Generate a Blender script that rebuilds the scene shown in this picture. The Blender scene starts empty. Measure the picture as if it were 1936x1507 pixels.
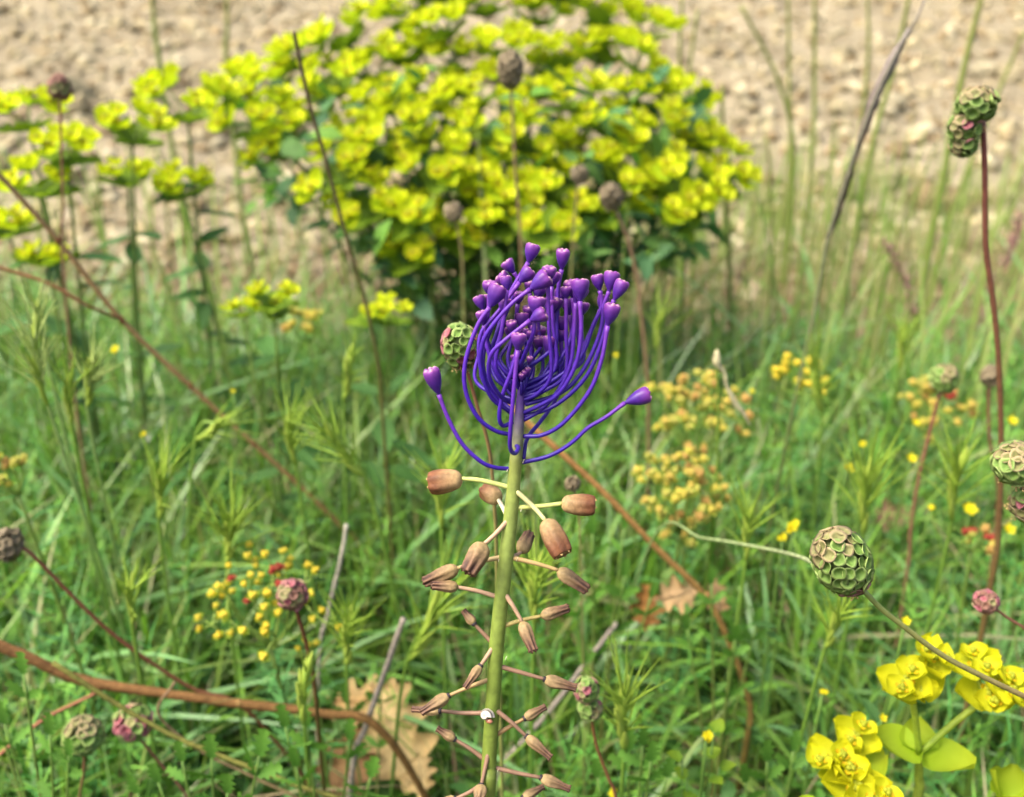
import bpy, math, random
import numpy as np
from mathutils import Matrix, Vector, noise
random.seed(7); rng = np.random.default_rng(7)
R = math.radians
scene = bpy.context.scene
COL = scene.collection

# ------------------------------------------------------------------ camera, sky, sun, exposure
IW, IH, FPX = 1936.0, 1507.0, 1900.0          # photo size, focal length in photo pixels
PITCH = R(26.0); CAMH = 0.46
cam = bpy.data.cameras.new('camera'); cam_o = bpy.data.objects.new('camera', cam); COL.objects.link(cam_o)
cam.sensor_width = 36.0; cam.lens = 36.0 * FPX / IW
cam.clip_start = 0.01; cam.clip_end = 600
cam_o.location = (0, 0, CAMH); cam_o.rotation_euler = (R(90) - PITCH, 0, 0)
cam.dof.use_dof = True; cam.dof.focus_distance = 0.252; cam.dof.aperture_fstop = 13.0
scene.camera = cam_o
SUN_EL, SUN_AZ = R(58), R(-112)                # azimuth measured from +Y (view direction) to the right
world = bpy.data.worlds.new('World'); scene.world = world; world.use_nodes = True
wn = world.node_tree.nodes; wl = world.node_tree.links
bg = wn['Background']; sky = wn.new('ShaderNodeTexSky'); sky.sky_type = 'NISHITA'
sky.sun_disc = False; sky.sun_elevation = SUN_EL; sky.sun_rotation = SUN_AZ
sky.air_density = 1.0; sky.dust_density = 7.0; sky.ozone_density = 0.6
wl.new(sky.outputs[0], bg.inputs[0]); bg.inputs[1].default_value = 0.15
sl = bpy.data.lights.new('sun', 'SUN'); sl.energy = 1.5; sl.angle = R(25); sl.color = (1.0, 0.96, 0.88)
so = bpy.data.objects.new('sun', sl); COL.objects.link(so)
sd = Vector((math.sin(SUN_AZ) * math.cos(SUN_EL), math.cos(SUN_AZ) * math.cos(SUN_EL), math.sin(SUN_EL)))
so.rotation_euler = sd.to_track_quat('Z', 'Y').to_euler(); so.location = (0, 0, 5)
vs = scene.view_settings
vs.view_transform = 'Standard'; vs.look = 'None'; vs.gamma = 1.0; vs.use_curve_mapping = False
vs.exposure = 1.6
scene.cycles.use_denoising = True
scene.cycles.max_bounces = 7; scene.cycles.diffuse_bounces = 4; scene.cycles.transmission_bounces = 5
scene.cycles.glossy_bounces = 2; scene.cycles.caustics_reflective = False; scene.cycles.caustics_refractive = False

# ------------------------------------------------------------------ helpers
CT, ST = math.cos(PITCH), math.sin(PITCH)
def A(*p): return np.array(p, dtype=float)
def ray(px, py):
    a = (px - IW / 2) / FPX; b = (py - IH / 2) / FPX
    return A(a, CT - b * ST, -ST - b * CT)
def P(px, py, t): return A(0, 0, CAMH) + t * ray(px, py)                # at depth t along the axis
def Y(px, py, y):
    d = ray(px, py); return A(0, 0, CAMH) + d * (y / d[1])              # where the pixel's ray meets the upright plane y
def mpp(y, py=IH / 2):                                                   # metres per photo pixel at that plane
    return (y / ray(IW / 2, py)[1]) / FPX
def S(r, g, b, k=1.0):                                                   # 8-bit colour -> linear base colour
    f = lambda c: (c / 255 / 12.92) if c <= 10 else ((c / 255 + .055) / 1.055) ** 2.4
    return A(f(r) * k, f(g) * k, f(b) * k)
def ground_z(x, y):
    z = 0.012 * noise.noise((x * 5, y * 5, 1.3)) + 0.006 * noise.noise((x * 17, y * 17, 4.1))
    s = max(0.0, y - 1.2)
    z += 0.1 * s * s / (s + 0.25) if s < 40 else 4.0
    if s > 0:
        k = min(1, s / .4)
        z += k * (0.02 * noise.noise((x * 6, y * 6, 9.0)) + 0.015 * noise.noise((x * 19, y * 19, 2.0)) + 0.007 * noise.noise((x * 47, y * 47, 3.0)))
    return z
def spline(pts, n):
    pts = np.array(pts, float); m = len(pts)
    if m == 2:
        t = np.linspace(0, 1, n)[:, None]; return pts[0] * (1 - t) + pts[1] * t
    q = np.vstack([2 * pts[0] - pts[1], pts, 2 * pts[-1] - pts[-2]])
    out = []
    for u in np.linspace(0, m - 1 - 1e-9, n):
        i = int(u); t = u - i; p0, p1, p2, p3 = q[i:i + 4]
        out.append(.5 * ((2 * p1) + (p2 - p0) * t + (2 * p0 - 5 * p1 + 4 * p2 - p3) * t * t + (3 * p1 - p0 - 3 * p2 + p3) * t ** 3))
    return np.array(out)
def unit(v):
    n = np.linalg.norm(v); return v / n if n > 1e-12 else A(0, 0, 1)
def frame(z, hint=None):
    z = unit(z); h = A(0, 0, 1) if hint is None else hint
    if abs(np.dot(h, z)) > .97: h = A(0, 1, 0) if abs(z[1]) < .9 else A(1, 0, 0)
    x = unit(np.cross(h, z)); y = np.cross(z, x)
    return np.column_stack([x, y, z])
def rotz(a): c, s = math.cos(a), math.sin(a); return np.array([[c, -s, 0], [s, c, 0], [0, 0, 1.]])
def rotx(a): c, s = math.cos(a), math.sin(a); return np.array([[1, 0, 0], [0, c, -s], [0, s, c.real]])
def cl(c, n):
    c = np.array(c, float)
    return np.tile(c, (n, 1)) if c.ndim == 1 else c

class MB:
    def __init__(s): s.v, s.f, s.c, s.n = [], [], [], 0
    def add(s, V, F, C):
        V = np.asarray(V, float); s.v.append(V); s.c.append(cl(C, len(V)))
        s.f.extend([tuple(i + s.n for i in f) for f in F]); s.n += len(V); return s
    def merge(s, other, M=None, T=None, tint=None):
        V = np.vstack(other.v); C = np.vstack(other.c)
        if M is not None: V = V @ np.asarray(M).T
        if T is not None: V = V + T
        if tint is not None: C = C * tint
        return s.add(V, other.f, C)
    def tube(s, pts, rad, sides=6, col=(.2, .2, .2), cap=True, wob=0):
        pts = np.array(pts, float); n = len(pts); rad = np.broadcast_to(np.array(rad, float), (n,))
        tang = np.gradient(pts, axis=0); fr = frame(tang[0]); x = fr[:, 0]
        col = cl(col, n); V = []; C = []
        for i in range(n):
            t = unit(tang[i]); x = unit(x - np.dot(x, t) * t); y = np.cross(t, x)
            for k in range(sides):
                a = 2 * math.pi * k / sides
                r = rad[i] * (1 + (wob * (random.random() - .5) if wob else 0))
                V.append(pts[i] + r * (math.cos(a) * x + math.sin(a) * y)); C.append(col[i])
        F = [(i * sides + k, i * sides + (k + 1) % sides, (i + 1) * sides + (k + 1) % sides, (i + 1) * sides + k) for i in range(n - 1) for k in range(sides)]
        if cap:
            F.append(tuple(range(sides))[::-1]); F.append(tuple((n - 1) * sides + k for k in range(sides)))
        return s.add(V, F, C)
    def lathe(s, prof, sides, M, T, colf, radf=None):                     # prof: (height, radius); axis = M's z
        V = []; C = []
        for i, (h, r) in enumerate(prof):
            for k in range(sides):
                a = 2 * math.pi * k / sides; rr = r * (radf(h, a) if radf else 1)
                V.append(T + M @ A(rr * math.cos(a), rr * math.sin(a), h)); C.append(colf(i / (len(prof) - 1), a))
        n = len(prof)
        F = [(i * sides + k, i * sides + (k + 1) % sides, (i + 1) * sides + (k + 1) % sides, (i + 1) * sides + k) for i in range(n - 1) for k in range(sides)]
        F.append(tuple(range(sides))[::-1]); F.append(tuple((n - 1) * sides + k for k in range(sides)))
        return s.add(V, F, C)
    def petal(s, M, T, L, W, cup=.25, curl=.2, c0=(1, 1, 0), c1=(1, 1, 0), nu=5, nv=5, shape=.75, tip=.0, teeth=0):
        V = []; C = []                                                    # leaf along M's x, normal M's z
        for i in range(nu):
            u = i / (nu - 1); w = W * .5 * (max(0.03, math.sin(math.pi * min(.985, max(.02, u ** shape)))) ** .62) * (1 - tip * u)
            for j in range(nv):
                v = -1 + 2 * j / (nv - 1)
                ww = w * (1 + (teeth * (1 if i % 2 else -1) * abs(v)))
                V.append(T + M @ A(u * L, ww * v, cup * W * v * v * .5 + curl * L * u * u - .1 * curl * L))
                C.append(np.array(c0) * (1 - u) + np.array(c1) * u)
        F = [(i * nv + j, (i + 1) * nv + j, (i + 1) * nv + j + 1, i * nv + j + 1) for i in range(nu - 1) for j in range(nv - 1)]
        return s.add(V, F, C)
    def ball(s, T, r, col, M=None, seg=6, rings=4):
        prof = [(-math.cos(math.pi * (i + .25) / (rings + .5)), math.sin(math.pi * (i + .25) / (rings + .5))) for i in range(rings + 1)]
        rr = np.array(r) if np.ndim(r) else A(r, r, r)
        M = np.eye(3) if M is None else M
        return s.lathe(prof, seg, M @ np.diag(rr), A(*T), lambda i, a: np.array(col))
    def mesh(s, name, org=None, smooth=True):
        V = np.vstack(s.v); C = np.vstack(s.c)
        if org is not None: V = V - org
        me = bpy.data.meshes.new(name); me.from_pydata(V.tolist(), [], s.f)
        a = me.color_attributes.new('Col', 'FLOAT_COLOR', 'POINT')
        a.data.foreach_set('color', np.column_stack([np.clip(C, 0, 1), np.ones(len(C))]).astype(np.float32).ravel())
        if smooth: me.polygons.foreach_set('use_smooth', [True] * len(me.polygons))
        me.update(); return me

ORG = {}
def link(o, parent=None, org=None):
    COL.objects.link(o)
    if parent is not None: o.parent = parent; ORG[o] = ORG[parent]
    else: ORG[o] = A(0, 0, 0) if org is None else org
    return o
def tag(o, label=None, cat=None, group=None, kind=None):
    if label: o['label'] = label
    if cat: o['category'] = cat
    if group: o['group'] = group
    if kind: o['kind'] = kind
    return o
def thing(name, label, cat, loc, group=None):
    o = bpy.data.objects.new(name, None); o.empty_display_size = .01
    o.location = loc; link(o, None, np.array(loc, float)); return tag(o, label, cat, group)
def build(mb, name, mat, parent=None, smooth=True):
    org = ORG[parent] if parent is not None else None
    me = mb.mesh(name, org, smooth); me.materials.append(mat)
    return link(bpy.data.objects.new(name, me), parent)
def single(mb, name, mat, loc, label, cat, group=None, kind=None):
    me = mb.mesh(name, np.array(loc)); me.materials.append(mat)
    o = bpy.data.objects.new(name, me); o.location = loc; link(o, None, np.array(loc, float))
    return tag(o, label, cat, group, kind)
def inst(me, name, parent, M, T, sc=1.0):
    o = bpy.data.objects.new(name, me); link(o, parent)
    M4 = Matrix(np.asarray(M * sc).tolist()).to_4x4(); M4.translation = Vector((T - ORG[parent]).tolist())
    o.matrix_basis = M4; return o
def bulk(name, V, F, C, mat, smooth=True, parent=None):
    me = bpy.data.meshes.new(name); nv, nf = len(V), len(F); k = F.shape[1]
    me.vertices.add(nv); me.vertices.foreach_set('co', V.astype(np.float32).ravel())
    me.loops.add(nf * k); me.loops.foreach_set('vertex_index', F.astype(np.int32).ravel())
    me.polygons.add(nf); me.polygons.foreach_set('loop_start', np.arange(0, nf * k, k, dtype=np.int32))
    me.polygons.foreach_set('loop_total', np.full(nf, k, dtype=np.int32))
    if smooth: me.polygons.foreach_set('use_smooth', np.ones(nf, dtype=bool))
    me.update(calc_edges=True)
    a = me.color_attributes.new('Col', 'FLOAT_COLOR', 'POINT')
    a.data.foreach_set('color', np.column_stack([np.clip(C, 0, 1), np.ones(nv)]).astype(np.float32).ravel())
    me.materials.append(mat)
    return link(bpy.data.objects.new(name, me), parent)

# ------------------------------------------------------------------ materials (colour attribute x procedural mottling)
def material(name, rough=.55, spec=.3, transl=0.0, nscale=300, namt=.3, bump=0.0, obvar=.0, tcol=(1.05, 1.15, .6)):
    m = bpy.data.materials.new(name); m.use_nodes = True; nt = m.node_tree; N = nt.nodes; L = nt.links
    pr = N['Principled BSDF']; out = N['Material Output']
    at = N.new('ShaderNodeAttribute'); at.attribute_name = 'Col'
    tc = N.new('ShaderNodeTexCoord'); nz = N.new('ShaderNodeTexNoise'); nz.inputs['Scale'].default_value = nscale; nz.inputs['Detail'].default_value = 3
    L.new(tc.outputs['Object'], nz.inputs['Vector'])
    mr = N.new('ShaderNodeMapRange'); mr.inputs['From Min'].default_value = .25; mr.inputs['From Max'].default_value = .75
    mr.inputs['To Min'].default_value = 1 - namt; mr.inputs['To Max'].default_value = 1 + namt
    L.new(nz.outputs['Fac'], mr.inputs['Value']); val = mr.outputs[0]
    if obvar:
        oi = N.new('ShaderNodeObjectInfo'); m2 = N.new('ShaderNodeMapRange')
        m2.inputs['To Min'].default_value = 1 - obvar; m2.inputs['To Max'].default_value = 1 + obvar
        L.new(oi.outputs['Random'], m2.inputs['Value'])
        mu = N.new('ShaderNodeMath'); mu.operation = 'MULTIPLY'; L.new(val, mu.inputs[0]); L.new(m2.outputs[0], mu.inputs[1]); val = mu.outputs[0]
    mx = N.new('ShaderNodeVectorMath'); mx.operation = 'SCALE'; L.new(at.outputs['Color'], mx.inputs[0]); L.new(val, mx.inputs['Scale'])
    L.new(mx.outputs[0], pr.inputs['Base Color'])
    pr.inputs['Roughness'].default_value = rough; pr.inputs['Specular IOR Level'].default_value = spec
    if bump:
        bp = N.new('ShaderNodeBump'); bp.inputs['Strength'].default_value = bump; bp.inputs['Distance'].default_value = 1.0 / nscale * .6
        L.new(nz.outputs['Fac'], bp.inputs['Height']); L.new(bp.outputs[0], pr.inputs['Normal'])
    if transl:
        tr = N.new('ShaderNodeBsdfTranslucent'); m3 = N.new('ShaderNodeVectorMath'); m3.operation = 'MULTIPLY'
        L.new(mx.outputs[0], m3.inputs[0]); m3.inputs[1].default_value = tcol; L.new(m3.outputs[0], tr.inputs['Color'])
        ms = N.new('ShaderNodeMixShader'); ms.inputs[0].default_value = transl
        L.new(pr.outputs[0], ms.inputs[1]); L.new(tr.outputs[0], ms.inputs[2]); L.new(ms.outputs[0], out.inputs['Surface'])
    return m
M_GRASS = material('grass_blades', .36, .5, .35, 60, .18)
M_LEAF = material('green_leaf', .6, .2, .3, 220, .25, .15, .15)
M_BRACT = material('spurge_bract', .6, .15, .4, 260, .12, .1, .08, (1.1, 1.15, .8))
M_STEM = material('plant_stem', .5, .3, 0, 500, .25, .1)
M_DRY = material('dry_stem', .8, .15, 0, 420, .4, .3)
M_DRYLEAF = material('dry_leaf', .75, .2, .25, 160, .3, .4, .1, (1.1, .95, .7))
M_PURPLE = material('violet_floret', .42, .3, 0, 700, .18, .1)
M_BROWN = material('withered_floret', .6, .25, .12, 900, .28, .35, .08, (1.15, .85, .6))
M_HEAD = material('burnet_head', .6, .25, .15, 900, .3, .2, .15)
M_CLOD = material('soil_clod', .95, .1, 0, 2.2, .25, .5, .14)
M_SNAIL = material('snail', .3, .5, 0, 900, .1)

# soil: procedural two-tone earth with crumbs
ms = bpy.data.materials.new('bare_earth'); ms.use_nodes = True; nt = ms.node_tree; N = nt.nodes; L = nt.links
pr = N['Principled BSDF']; tc = N.new('ShaderNodeTexCoord')
n1 = N.new('ShaderNodeTexNoise'); n1.inputs['Scale'].default_value = 9; n1.inputs['Detail'].default_value = 8
n2 = N.new('ShaderNodeTexVoronoi'); n2.inputs['Scale'].default_value = 42
n3 = N.new('ShaderNodeTexNoise'); n3.inputs['Scale'].default_value = 140; n3.inputs['Detail'].default_value = 5
for q in (n1, n2, n3): L.new(tc.outputs['Object'], q.inputs['Vector'])
cr = N.new('ShaderNodeValToRGB'); e = cr.color_ramp.elements
e[0].position = .3; e[0].color = (.165, .135, .082, 1); e[1].position = .72; e[1].color = (.285, .245, .16, 1)
L.new(n1.outputs['Fac'], cr.inputs[0])
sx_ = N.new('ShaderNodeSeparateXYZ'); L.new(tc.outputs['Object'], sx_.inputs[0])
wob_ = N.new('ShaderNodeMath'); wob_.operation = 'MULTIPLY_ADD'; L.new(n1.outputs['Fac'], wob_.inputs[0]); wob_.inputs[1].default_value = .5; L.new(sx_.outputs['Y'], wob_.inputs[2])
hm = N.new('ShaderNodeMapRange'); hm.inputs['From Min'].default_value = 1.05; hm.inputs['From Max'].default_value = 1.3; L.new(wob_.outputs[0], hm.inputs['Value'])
hx = N.new('ShaderNodeMix'); hx.data_type = 'RGBA'; L.new(hm.outputs[0], hx.inputs['Factor']); hx.inputs[6].default_value = (.055, .042, .026, 1); L.new(cr.outputs[0], hx.inputs[7])  # dark humus tone under the meadow, also painting in shade between the plants
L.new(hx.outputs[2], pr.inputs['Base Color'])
ad = N.new('ShaderNodeMath'); ad.operation = 'SUBTRACT'; L.new(n3.outputs['Fac'], ad.inputs[0]); L.new(n2.outputs['Distance'], ad.inputs[1])
bp = N.new('ShaderNodeBump'); bp.inputs['Strength'].default_value = .8; bp.inputs['Distance'].default_value = .012
L.new(ad.outputs[0], bp.inputs['Height']); L.new(bp.outputs[0], pr.inputs['Normal'])
pr.inputs['Roughness'].default_value = .95; pr.inputs['Specular IOR Level'].default_value = .1

# ------------------------------------------------------------------ the ground: one sheet to the horizon
def axis(lo, hi, step, far):
    a = list(np.arange(lo, hi + 1e-6, step)); s = step; x = hi
    up = []
    while x < far: s *= 1.35; x += s; up.append(x)
    s = step; x = lo; dn = []
    while x > -far: s *= 1.35; x -= s; dn.append(x)
    return np.array(dn[::-1] + a + up)
gx = axis(-2.2, 2.2, .022, 220); gy = axis(-.3, 4.6, .022, 260)
GX, GY = np.meshgrid(gx, gy)
GZ = np.array([ground_z(x, y) for x, y in zip(GX.ravel(), GY.ravel())])
V = np.column_stack([GX.ravel(), GY.ravel(), GZ]); nx, ny = len(gx), len(gy)
ii, jj = np.meshgrid(np.arange(ny - 1), np.arange(nx - 1), indexing='ij'); k = (ii * nx + jj).ravel()
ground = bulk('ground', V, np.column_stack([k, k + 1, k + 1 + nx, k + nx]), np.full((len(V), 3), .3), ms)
tag(ground, 'bare tan ploughed earth behind the meadow', kind='structure')

# clods of earth on the field
CLODC = [S(210, 196, 154, .42), S(198, 182, 140, .42), S(220, 208, 170, .43), S(180, 158, 118, .40)]
import bmesh
def clod_mesh(i, sub):
    bm = bmesh.new(); bmesh.ops.create_icosphere(bm, subdivisions=sub, radius=1)
    off = A(i * 7.1, i * 3.3, 0); sq = A(random.uniform(.8, 1.3), random.uniform(.7, 1.1), random.uniform(.55, .85))
    V = []
    for v in bm.verts:
        p = np.array(v.co); n = noise.noise(Vector((p * 1.1 + off).tolist())) * .55 + noise.noise(Vector((p * 2.7 + off).tolist())) * .3
        V.append(p * (1 + n) * sq)
    F = [tuple(v.index for v in f.verts) for f in bm.faces]; bm.free(); return np.array(V), F
cm = []
for i in range(8):
    V, F = clod_mesh(i, 1 if i > 3 else 2)
    mb = MB().add(V, F, CLODC[i % 4]); me = mb.mesh('clod', None, True); me.materials.append(M_CLOD); cm.append(me)
small = []; cv = []; n_big = 0
def field_pt():
    y = 1.2 + 3.0 * random.random() ** 1.25; return random.uniform(-1, 1) * (.4 + .58 * y), y
while n_big < 290:
    x, y = field_pt()
    r = .012 + .024 * random.random() ** 2.0
    if y > 2.2: r *= 1.2
    if random.random() < .05: r *= 1.5
    o = inst(random.choice(cm), 'clod', ground, rotz(random.uniform(0, 6.28)) @ rotx(random.uniform(-.5, .5)), A(x, y, ground_z(x, y) + r * .2), r)
    n_big += 1
SV, SF, SC = [], [], []; nb = 0; sm = [clod_mesh(20 + i, 1) for i in range(6)]
for i in range(11800):
    if i < 10300: x, y = field_pt()
    else:
        y = random.uniform(.8, 1.6); x = random.uniform(-1, 1) * (.25 + .56 * y)
    r = random.uniform(.003, .012) if i > 3400 else random.uniform(.008, .022); V, F = random.choice(sm)
    V = (V * r) @ rotz(random.uniform(0, 6.28)).T + A(x, y, ground_z(x, y) + r * .25)
    SV.append(V); SF.append(np.array(F) + nb); nb += len(V); SC.append(np.tile(random.choice(CLODC) * random.uniform(.75, 1.15), (len(V), 1)))
o = bulk('soil_crumbs', np.vstack(SV), np.vstack(SF), np.vstack(SC), M_CLOD, True)
tag(o, 'small pale crumbs of dry earth scattered over the field', 'soil', kind='stuff')

# ------------------------------------------------------------------ grass and ground cover (uncountable: stuff)
def blades(N, roots, H, W, lean, az, droop, C0, C1, seg=5, fold=.0, yaw=None):
    t = np.linspace(0, 1, seg + 1)
    dx, dy = np.cos(az), np.sin(az)
    hor = lean[:, None] * (t[None, :] ** 1.6) * H[:, None]
    zz = H[:, None] * (t[None, :] - droop[:, None] * t[None, :] ** 2.6)
    cx = roots[:, 0, None] + hor * dx[:, None]; cy = roots[:, 1, None] + hor * dy[:, None]; cz = roots[:, 2, None] + zz
    prof = np.minimum(1, .55 + 1.2 * t) * (1 - t ** 2.2) ** .8 + .02
    ya = az + np.pi / 2 + (rng.normal(0, .5, N) if yaw is None else yaw)
    wv = .5 * W[:, None] * prof[None, :]
    ox, oy = wv * np.cos(ya)[:, None], wv * np.sin(ya)[:, None]; oz = wv * rng.normal(0, .3, N)[:, None]
    Lf = np.stack([cx - ox, cy - oy, cz - oz], -1); Rt = np.stack([cx + ox, cy + oy, cz + oz], -1)
    V = np.stack([Lf, Rt], 2).reshape(N, -1, 3)
    C = C0[:, None, :] * (1 - t)[None, :, None] + C1[:, None, :] * t[None, :, None]
    C = np.repeat(C, 2, axis=1)
    base = (np.arange(N) * (2 * (seg + 1)))[:, None]; s = np.arange(seg)[None, :] * 2
    q = base + s
    F = np.stack([q, q + 1, q + 3, q + 2], -1).reshape(-1, 4)
    return V.reshape(-1, 3), F, C.reshape(-1, 3)
def scatter(N, y0, y1, pw=1.0, xr=(.42, .58), dens=None):
    out = []
    while len(out) < N:
        y = y0 + (y1 - y0) * random.random() ** pw
        x = random.uniform(-1, 1) * (xr[0] + xr[1] * y)
        if random.random() > (xr[0] + xr[1] * y) / (xr[0] + xr[1] * y1): continue
        if dens and random.random() > dens(x, y): continue
        out.append((x, y, ground_z(x, y)))
    return np.array(out)
def patch(x, y, s=7, o=0): return .5 + .9 * noise.noise((x * s, y * s, o))
def cols(N, pal, wts=None, var=.2):
    pal = np.array(pal); i = rng.choice(len(pal), N, p=wts)
    return pal[i] * rng.uniform(1 - var, 1 + var, (N, 1)) * rng.uniform(.93, 1.07, (N, 3))
def hcap(roots, H):                                                      # short right under the lens, shorter towards the bare field
    y = roots[:, 1]; H = np.minimum(H, np.where(y < .2, .085, np.where(y < .3, .11, np.where(y < .42, .15, np.where(y < .6, .18, .24)))))
    z = ((roots[:, 0] > -.16) & (roots[:, 0] < -.02) & (y > .2) & (y < .46)) | ((roots[:, 0] > .05) & (roots[:, 0] < .14) & (y > .3) & (y < .46))   # trodden spot where the dry oak leaves lie
    return np.where(z, np.minimum(H, .055), H)
GREEN = [(.085, .20, .018), (.12, .255, .022), (.175, .31, .035), (.05, .14, .022), (.21, .32, .06), (.11, .23, .07), (.26, .26, .11)]
def edge(x, y):                                                           # meadow thins out into the field
    e = 1.02 + .10 * noise.noise((x * 3, 0, 0)) - (.19 if x > .12 else 0)
    return 1 if y < e - .25 else max(0, (e - y) / .25)
N_ = 38000
rt = scatter(N_, .10, 1.2, 1, dens=lambda x, y: (.5 if y < .5 else 1) * edge(x, y) * max(.12, min(1, patch(x, y) + .22)))
H = hcap(rt, rng.uniform(.05, .19, N_) * (.8 + .35 * rng.random(N_)))
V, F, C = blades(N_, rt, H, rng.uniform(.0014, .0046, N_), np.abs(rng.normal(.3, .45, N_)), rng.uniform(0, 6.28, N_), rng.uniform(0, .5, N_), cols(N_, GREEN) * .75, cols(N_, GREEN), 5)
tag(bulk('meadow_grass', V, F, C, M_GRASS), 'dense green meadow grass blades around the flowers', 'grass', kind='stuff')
N_ = 5200                                                                 # broader bluish blades
rt = scatter(N_, .12, .95, 1.25); H = hcap(rt, rng.uniform(.07, .2, N_))
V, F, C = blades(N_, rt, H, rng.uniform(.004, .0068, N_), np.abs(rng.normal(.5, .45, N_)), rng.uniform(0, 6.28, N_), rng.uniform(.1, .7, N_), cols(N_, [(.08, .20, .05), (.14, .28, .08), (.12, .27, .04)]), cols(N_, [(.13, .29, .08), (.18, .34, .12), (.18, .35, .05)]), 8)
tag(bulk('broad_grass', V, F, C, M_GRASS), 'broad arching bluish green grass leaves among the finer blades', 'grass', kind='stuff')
N_ = 12000                                                                 # straw
rt = scatter(N_, .1, 1.35, 1); rt[:, 2] += rng.uniform(0, .03, N_)
STRAW = [S(186, 164, 116, .5), S(150, 122, 84, .45), S(120, 96, 70, .4), S(196, 178, 136, .5)]
V, F, C = blades(N_, rt, rng.uniform(.015, .05, N_), rng.uniform(.001, .003, N_), np.abs(rng.normal(2.2, 1.2, N_)), rng.uniform(0, 6.28, N_), rng.uniform(.3, .9, N_), cols(N_, STRAW), cols(N_, STRAW), 4)
tag(bulk('straw_litter', V, F, C, M_DRYLEAF), 'pale dry straw litter lying between the grass', 'straw', kind='stuff')
N_ = 1500                                                                 # thin upright grass standing over the field edge
def right_bias(x, y):
    k = .25 + .75 / (1 + math.exp(-(x / (y * .55) - .25) * 9)); return k * max(.0, min(1, patch(x, y, 9, 5) + .3))
rt = scatter(N_, .62, 1.7, 1, dens=right_bias)
H = rng.uniform(.10, .34, N_) * np.clip((1.95 - rt[:, 1]) / .9, .45, 1)
V, F, C = blades(N_, rt, H, rng.uniform(.0018, .0044, N_), np.abs(rng.normal(.12, .16, N_)), rng.uniform(0, 6.28, N_), rng.uniform(0, .15, N_), cols(N_, [(.13, .24, .04), (.19, .30, .06), (.24, .28, .09)]), cols(N_, [(.20, .31, .06), (.27, .33, .10), (.34, .31, .14)]), 5)
tag(bulk('upright_grass', V, F, C, M_GRASS), 'thin upright yellowish grass standing in front of the bare earth', 'grass', kind='stuff')
N_ = 2500                                                                 # dead stalks still standing in the sward
rt = scatter(N_, .2, 1.05, 1); H = hcap(rt, rng.uniform(.05, .17, N_))
V, F, C = blades(N_, rt, H, rng.uniform(.0008, .0022, N_), np.abs(rng.normal(.5, .5, N_)), rng.uniform(0, 6.28, N_), rng.uniform(.0, .6, N_), cols(N_, STRAW), cols(N_, STRAW), 5)
tag(bulk('standing_straw', V, F, C, M_DRYLEAF), 'thin dead straw stalks standing among the green grass', 'straw', kind='stuff')
def cover(N, roots, zr, size, pal, mat, name, label, asp=.6):             # small folded leaves
    c = roots.copy(); c[:, 2] += rng.uniform(zr[0], zr[1], N)
    az = rng.uniform(0, 6.28, N); el = rng.normal(.3, .5, N); Ls = rng.uniform(size[0], size[1], N); Wd = Ls * asp
    d = np.stack([np.cos(az) * np.cos(el), np.sin(az) * np.cos(el), np.sin(el)], -1)
    sd = np.stack([-np.sin(az), np.cos(az), rng.normal(0, .35, N)], -1); nrm = np.cross(d, sd)
    uu = [0, .35, .75, 1]; ww = [.08, 1, .75, .05]; rows = []
    for u, w in zip(uu, ww):
        m = c + d * (Ls * u)[:, None] - nrm * (Ls * .25 * u * u)[:, None]
        rows += [m - sd * (Wd * .5 * w)[:, None] + nrm * (Wd * .16 * w)[:, None], m, m + sd * (Wd * .5 * w)[:, None] + nrm * (Wd * .16 * w)[:, None]]
    V = np.stack(rows, 1).reshape(-1, 3); b = (np.arange(N) * 12)[:, None]
    f = np.array([[r * 3 + j, r * 3 + j + 1, r * 3 + j + 4, r * 3 + j + 3] for r in range(3) for j in range(2)])
    F = (b[:, :, None] + f[None]).reshape(-1, 4)
    C = np.repeat(cols(N, pal), 12, axis=0)
    return tag(bulk(name, V, F, C, mat), label, 'ground cover', kind='stuff')
N_ = 20500
cover(N_, scatter(N_, .1, 1.05, 1, dens=lambda x, y: edge(x, y) * max(0, min(1, patch(x, y, 8, 3) + .1))), (.0, .075), (.006, .018), [(.06, .16, .025), (.09, .22, .03), (.11, .25, .06), (.05, .13, .03)], M_LEAF, 'leafy_ground_cover', 'small dark green leaves of low herbs under the grass')
# fine feathery foliage mass: curved sprays of needle leaves
def spray(N, roots, Hs, pal, name, label, per=34, nl=(.008, .02), nw=.0011):
    Vs, Fs, Cs = [], [], []; off = 0
    for i in range(N):
        r = roots[i]; h = Hs[i]; az = random.uniform(0, 6.28); ln = abs(random.gauss(.15, .25))
        t = np.sort(rng.uniform(.12, 1, per)); ph = np.arange(per) * 2.4
        ax = np.stack([r[0] + math.cos(az) * ln * h * t ** 1.6, r[1] + math.sin(az) * ln * h * t ** 1.6, r[2] + h * t], -1)
        Ls = rng.uniform(nl[0], nl[1], per); el = rng.uniform(.1, .8, per)
        H_ = Ls * np.sin(el)
        roots2 = ax; lean = np.cos(el) / np.maximum(np.sin(el), .12)
        c0 = np.tile(np.array(random.choice(pal)), (per, 1)) * rng.uniform(.85, 1.15, (per, 1))
        V, F, C = blades(per, roots2, H_, np.full(per, nw), lean, ph, np.zeros(per), c0, c0 * 1.15, 2)
        Vs.append(V); Fs.append(F + off); Cs.append(C); off += len(V)
    return tag(bulk(name, np.vstack(Vs), np.vstack(Fs), np.vstack(Cs), M_LEAF), label, 'ground cover', kind='stuff')
N_ = 2350
rt = scatter(N_, .14, .95, 1.15, dens=lambda x, y: max(0, min(1, patch(x, y, 6, 8) + .1))); H = hcap(rt, rng.uniform(.06, .16, N_))
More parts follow.
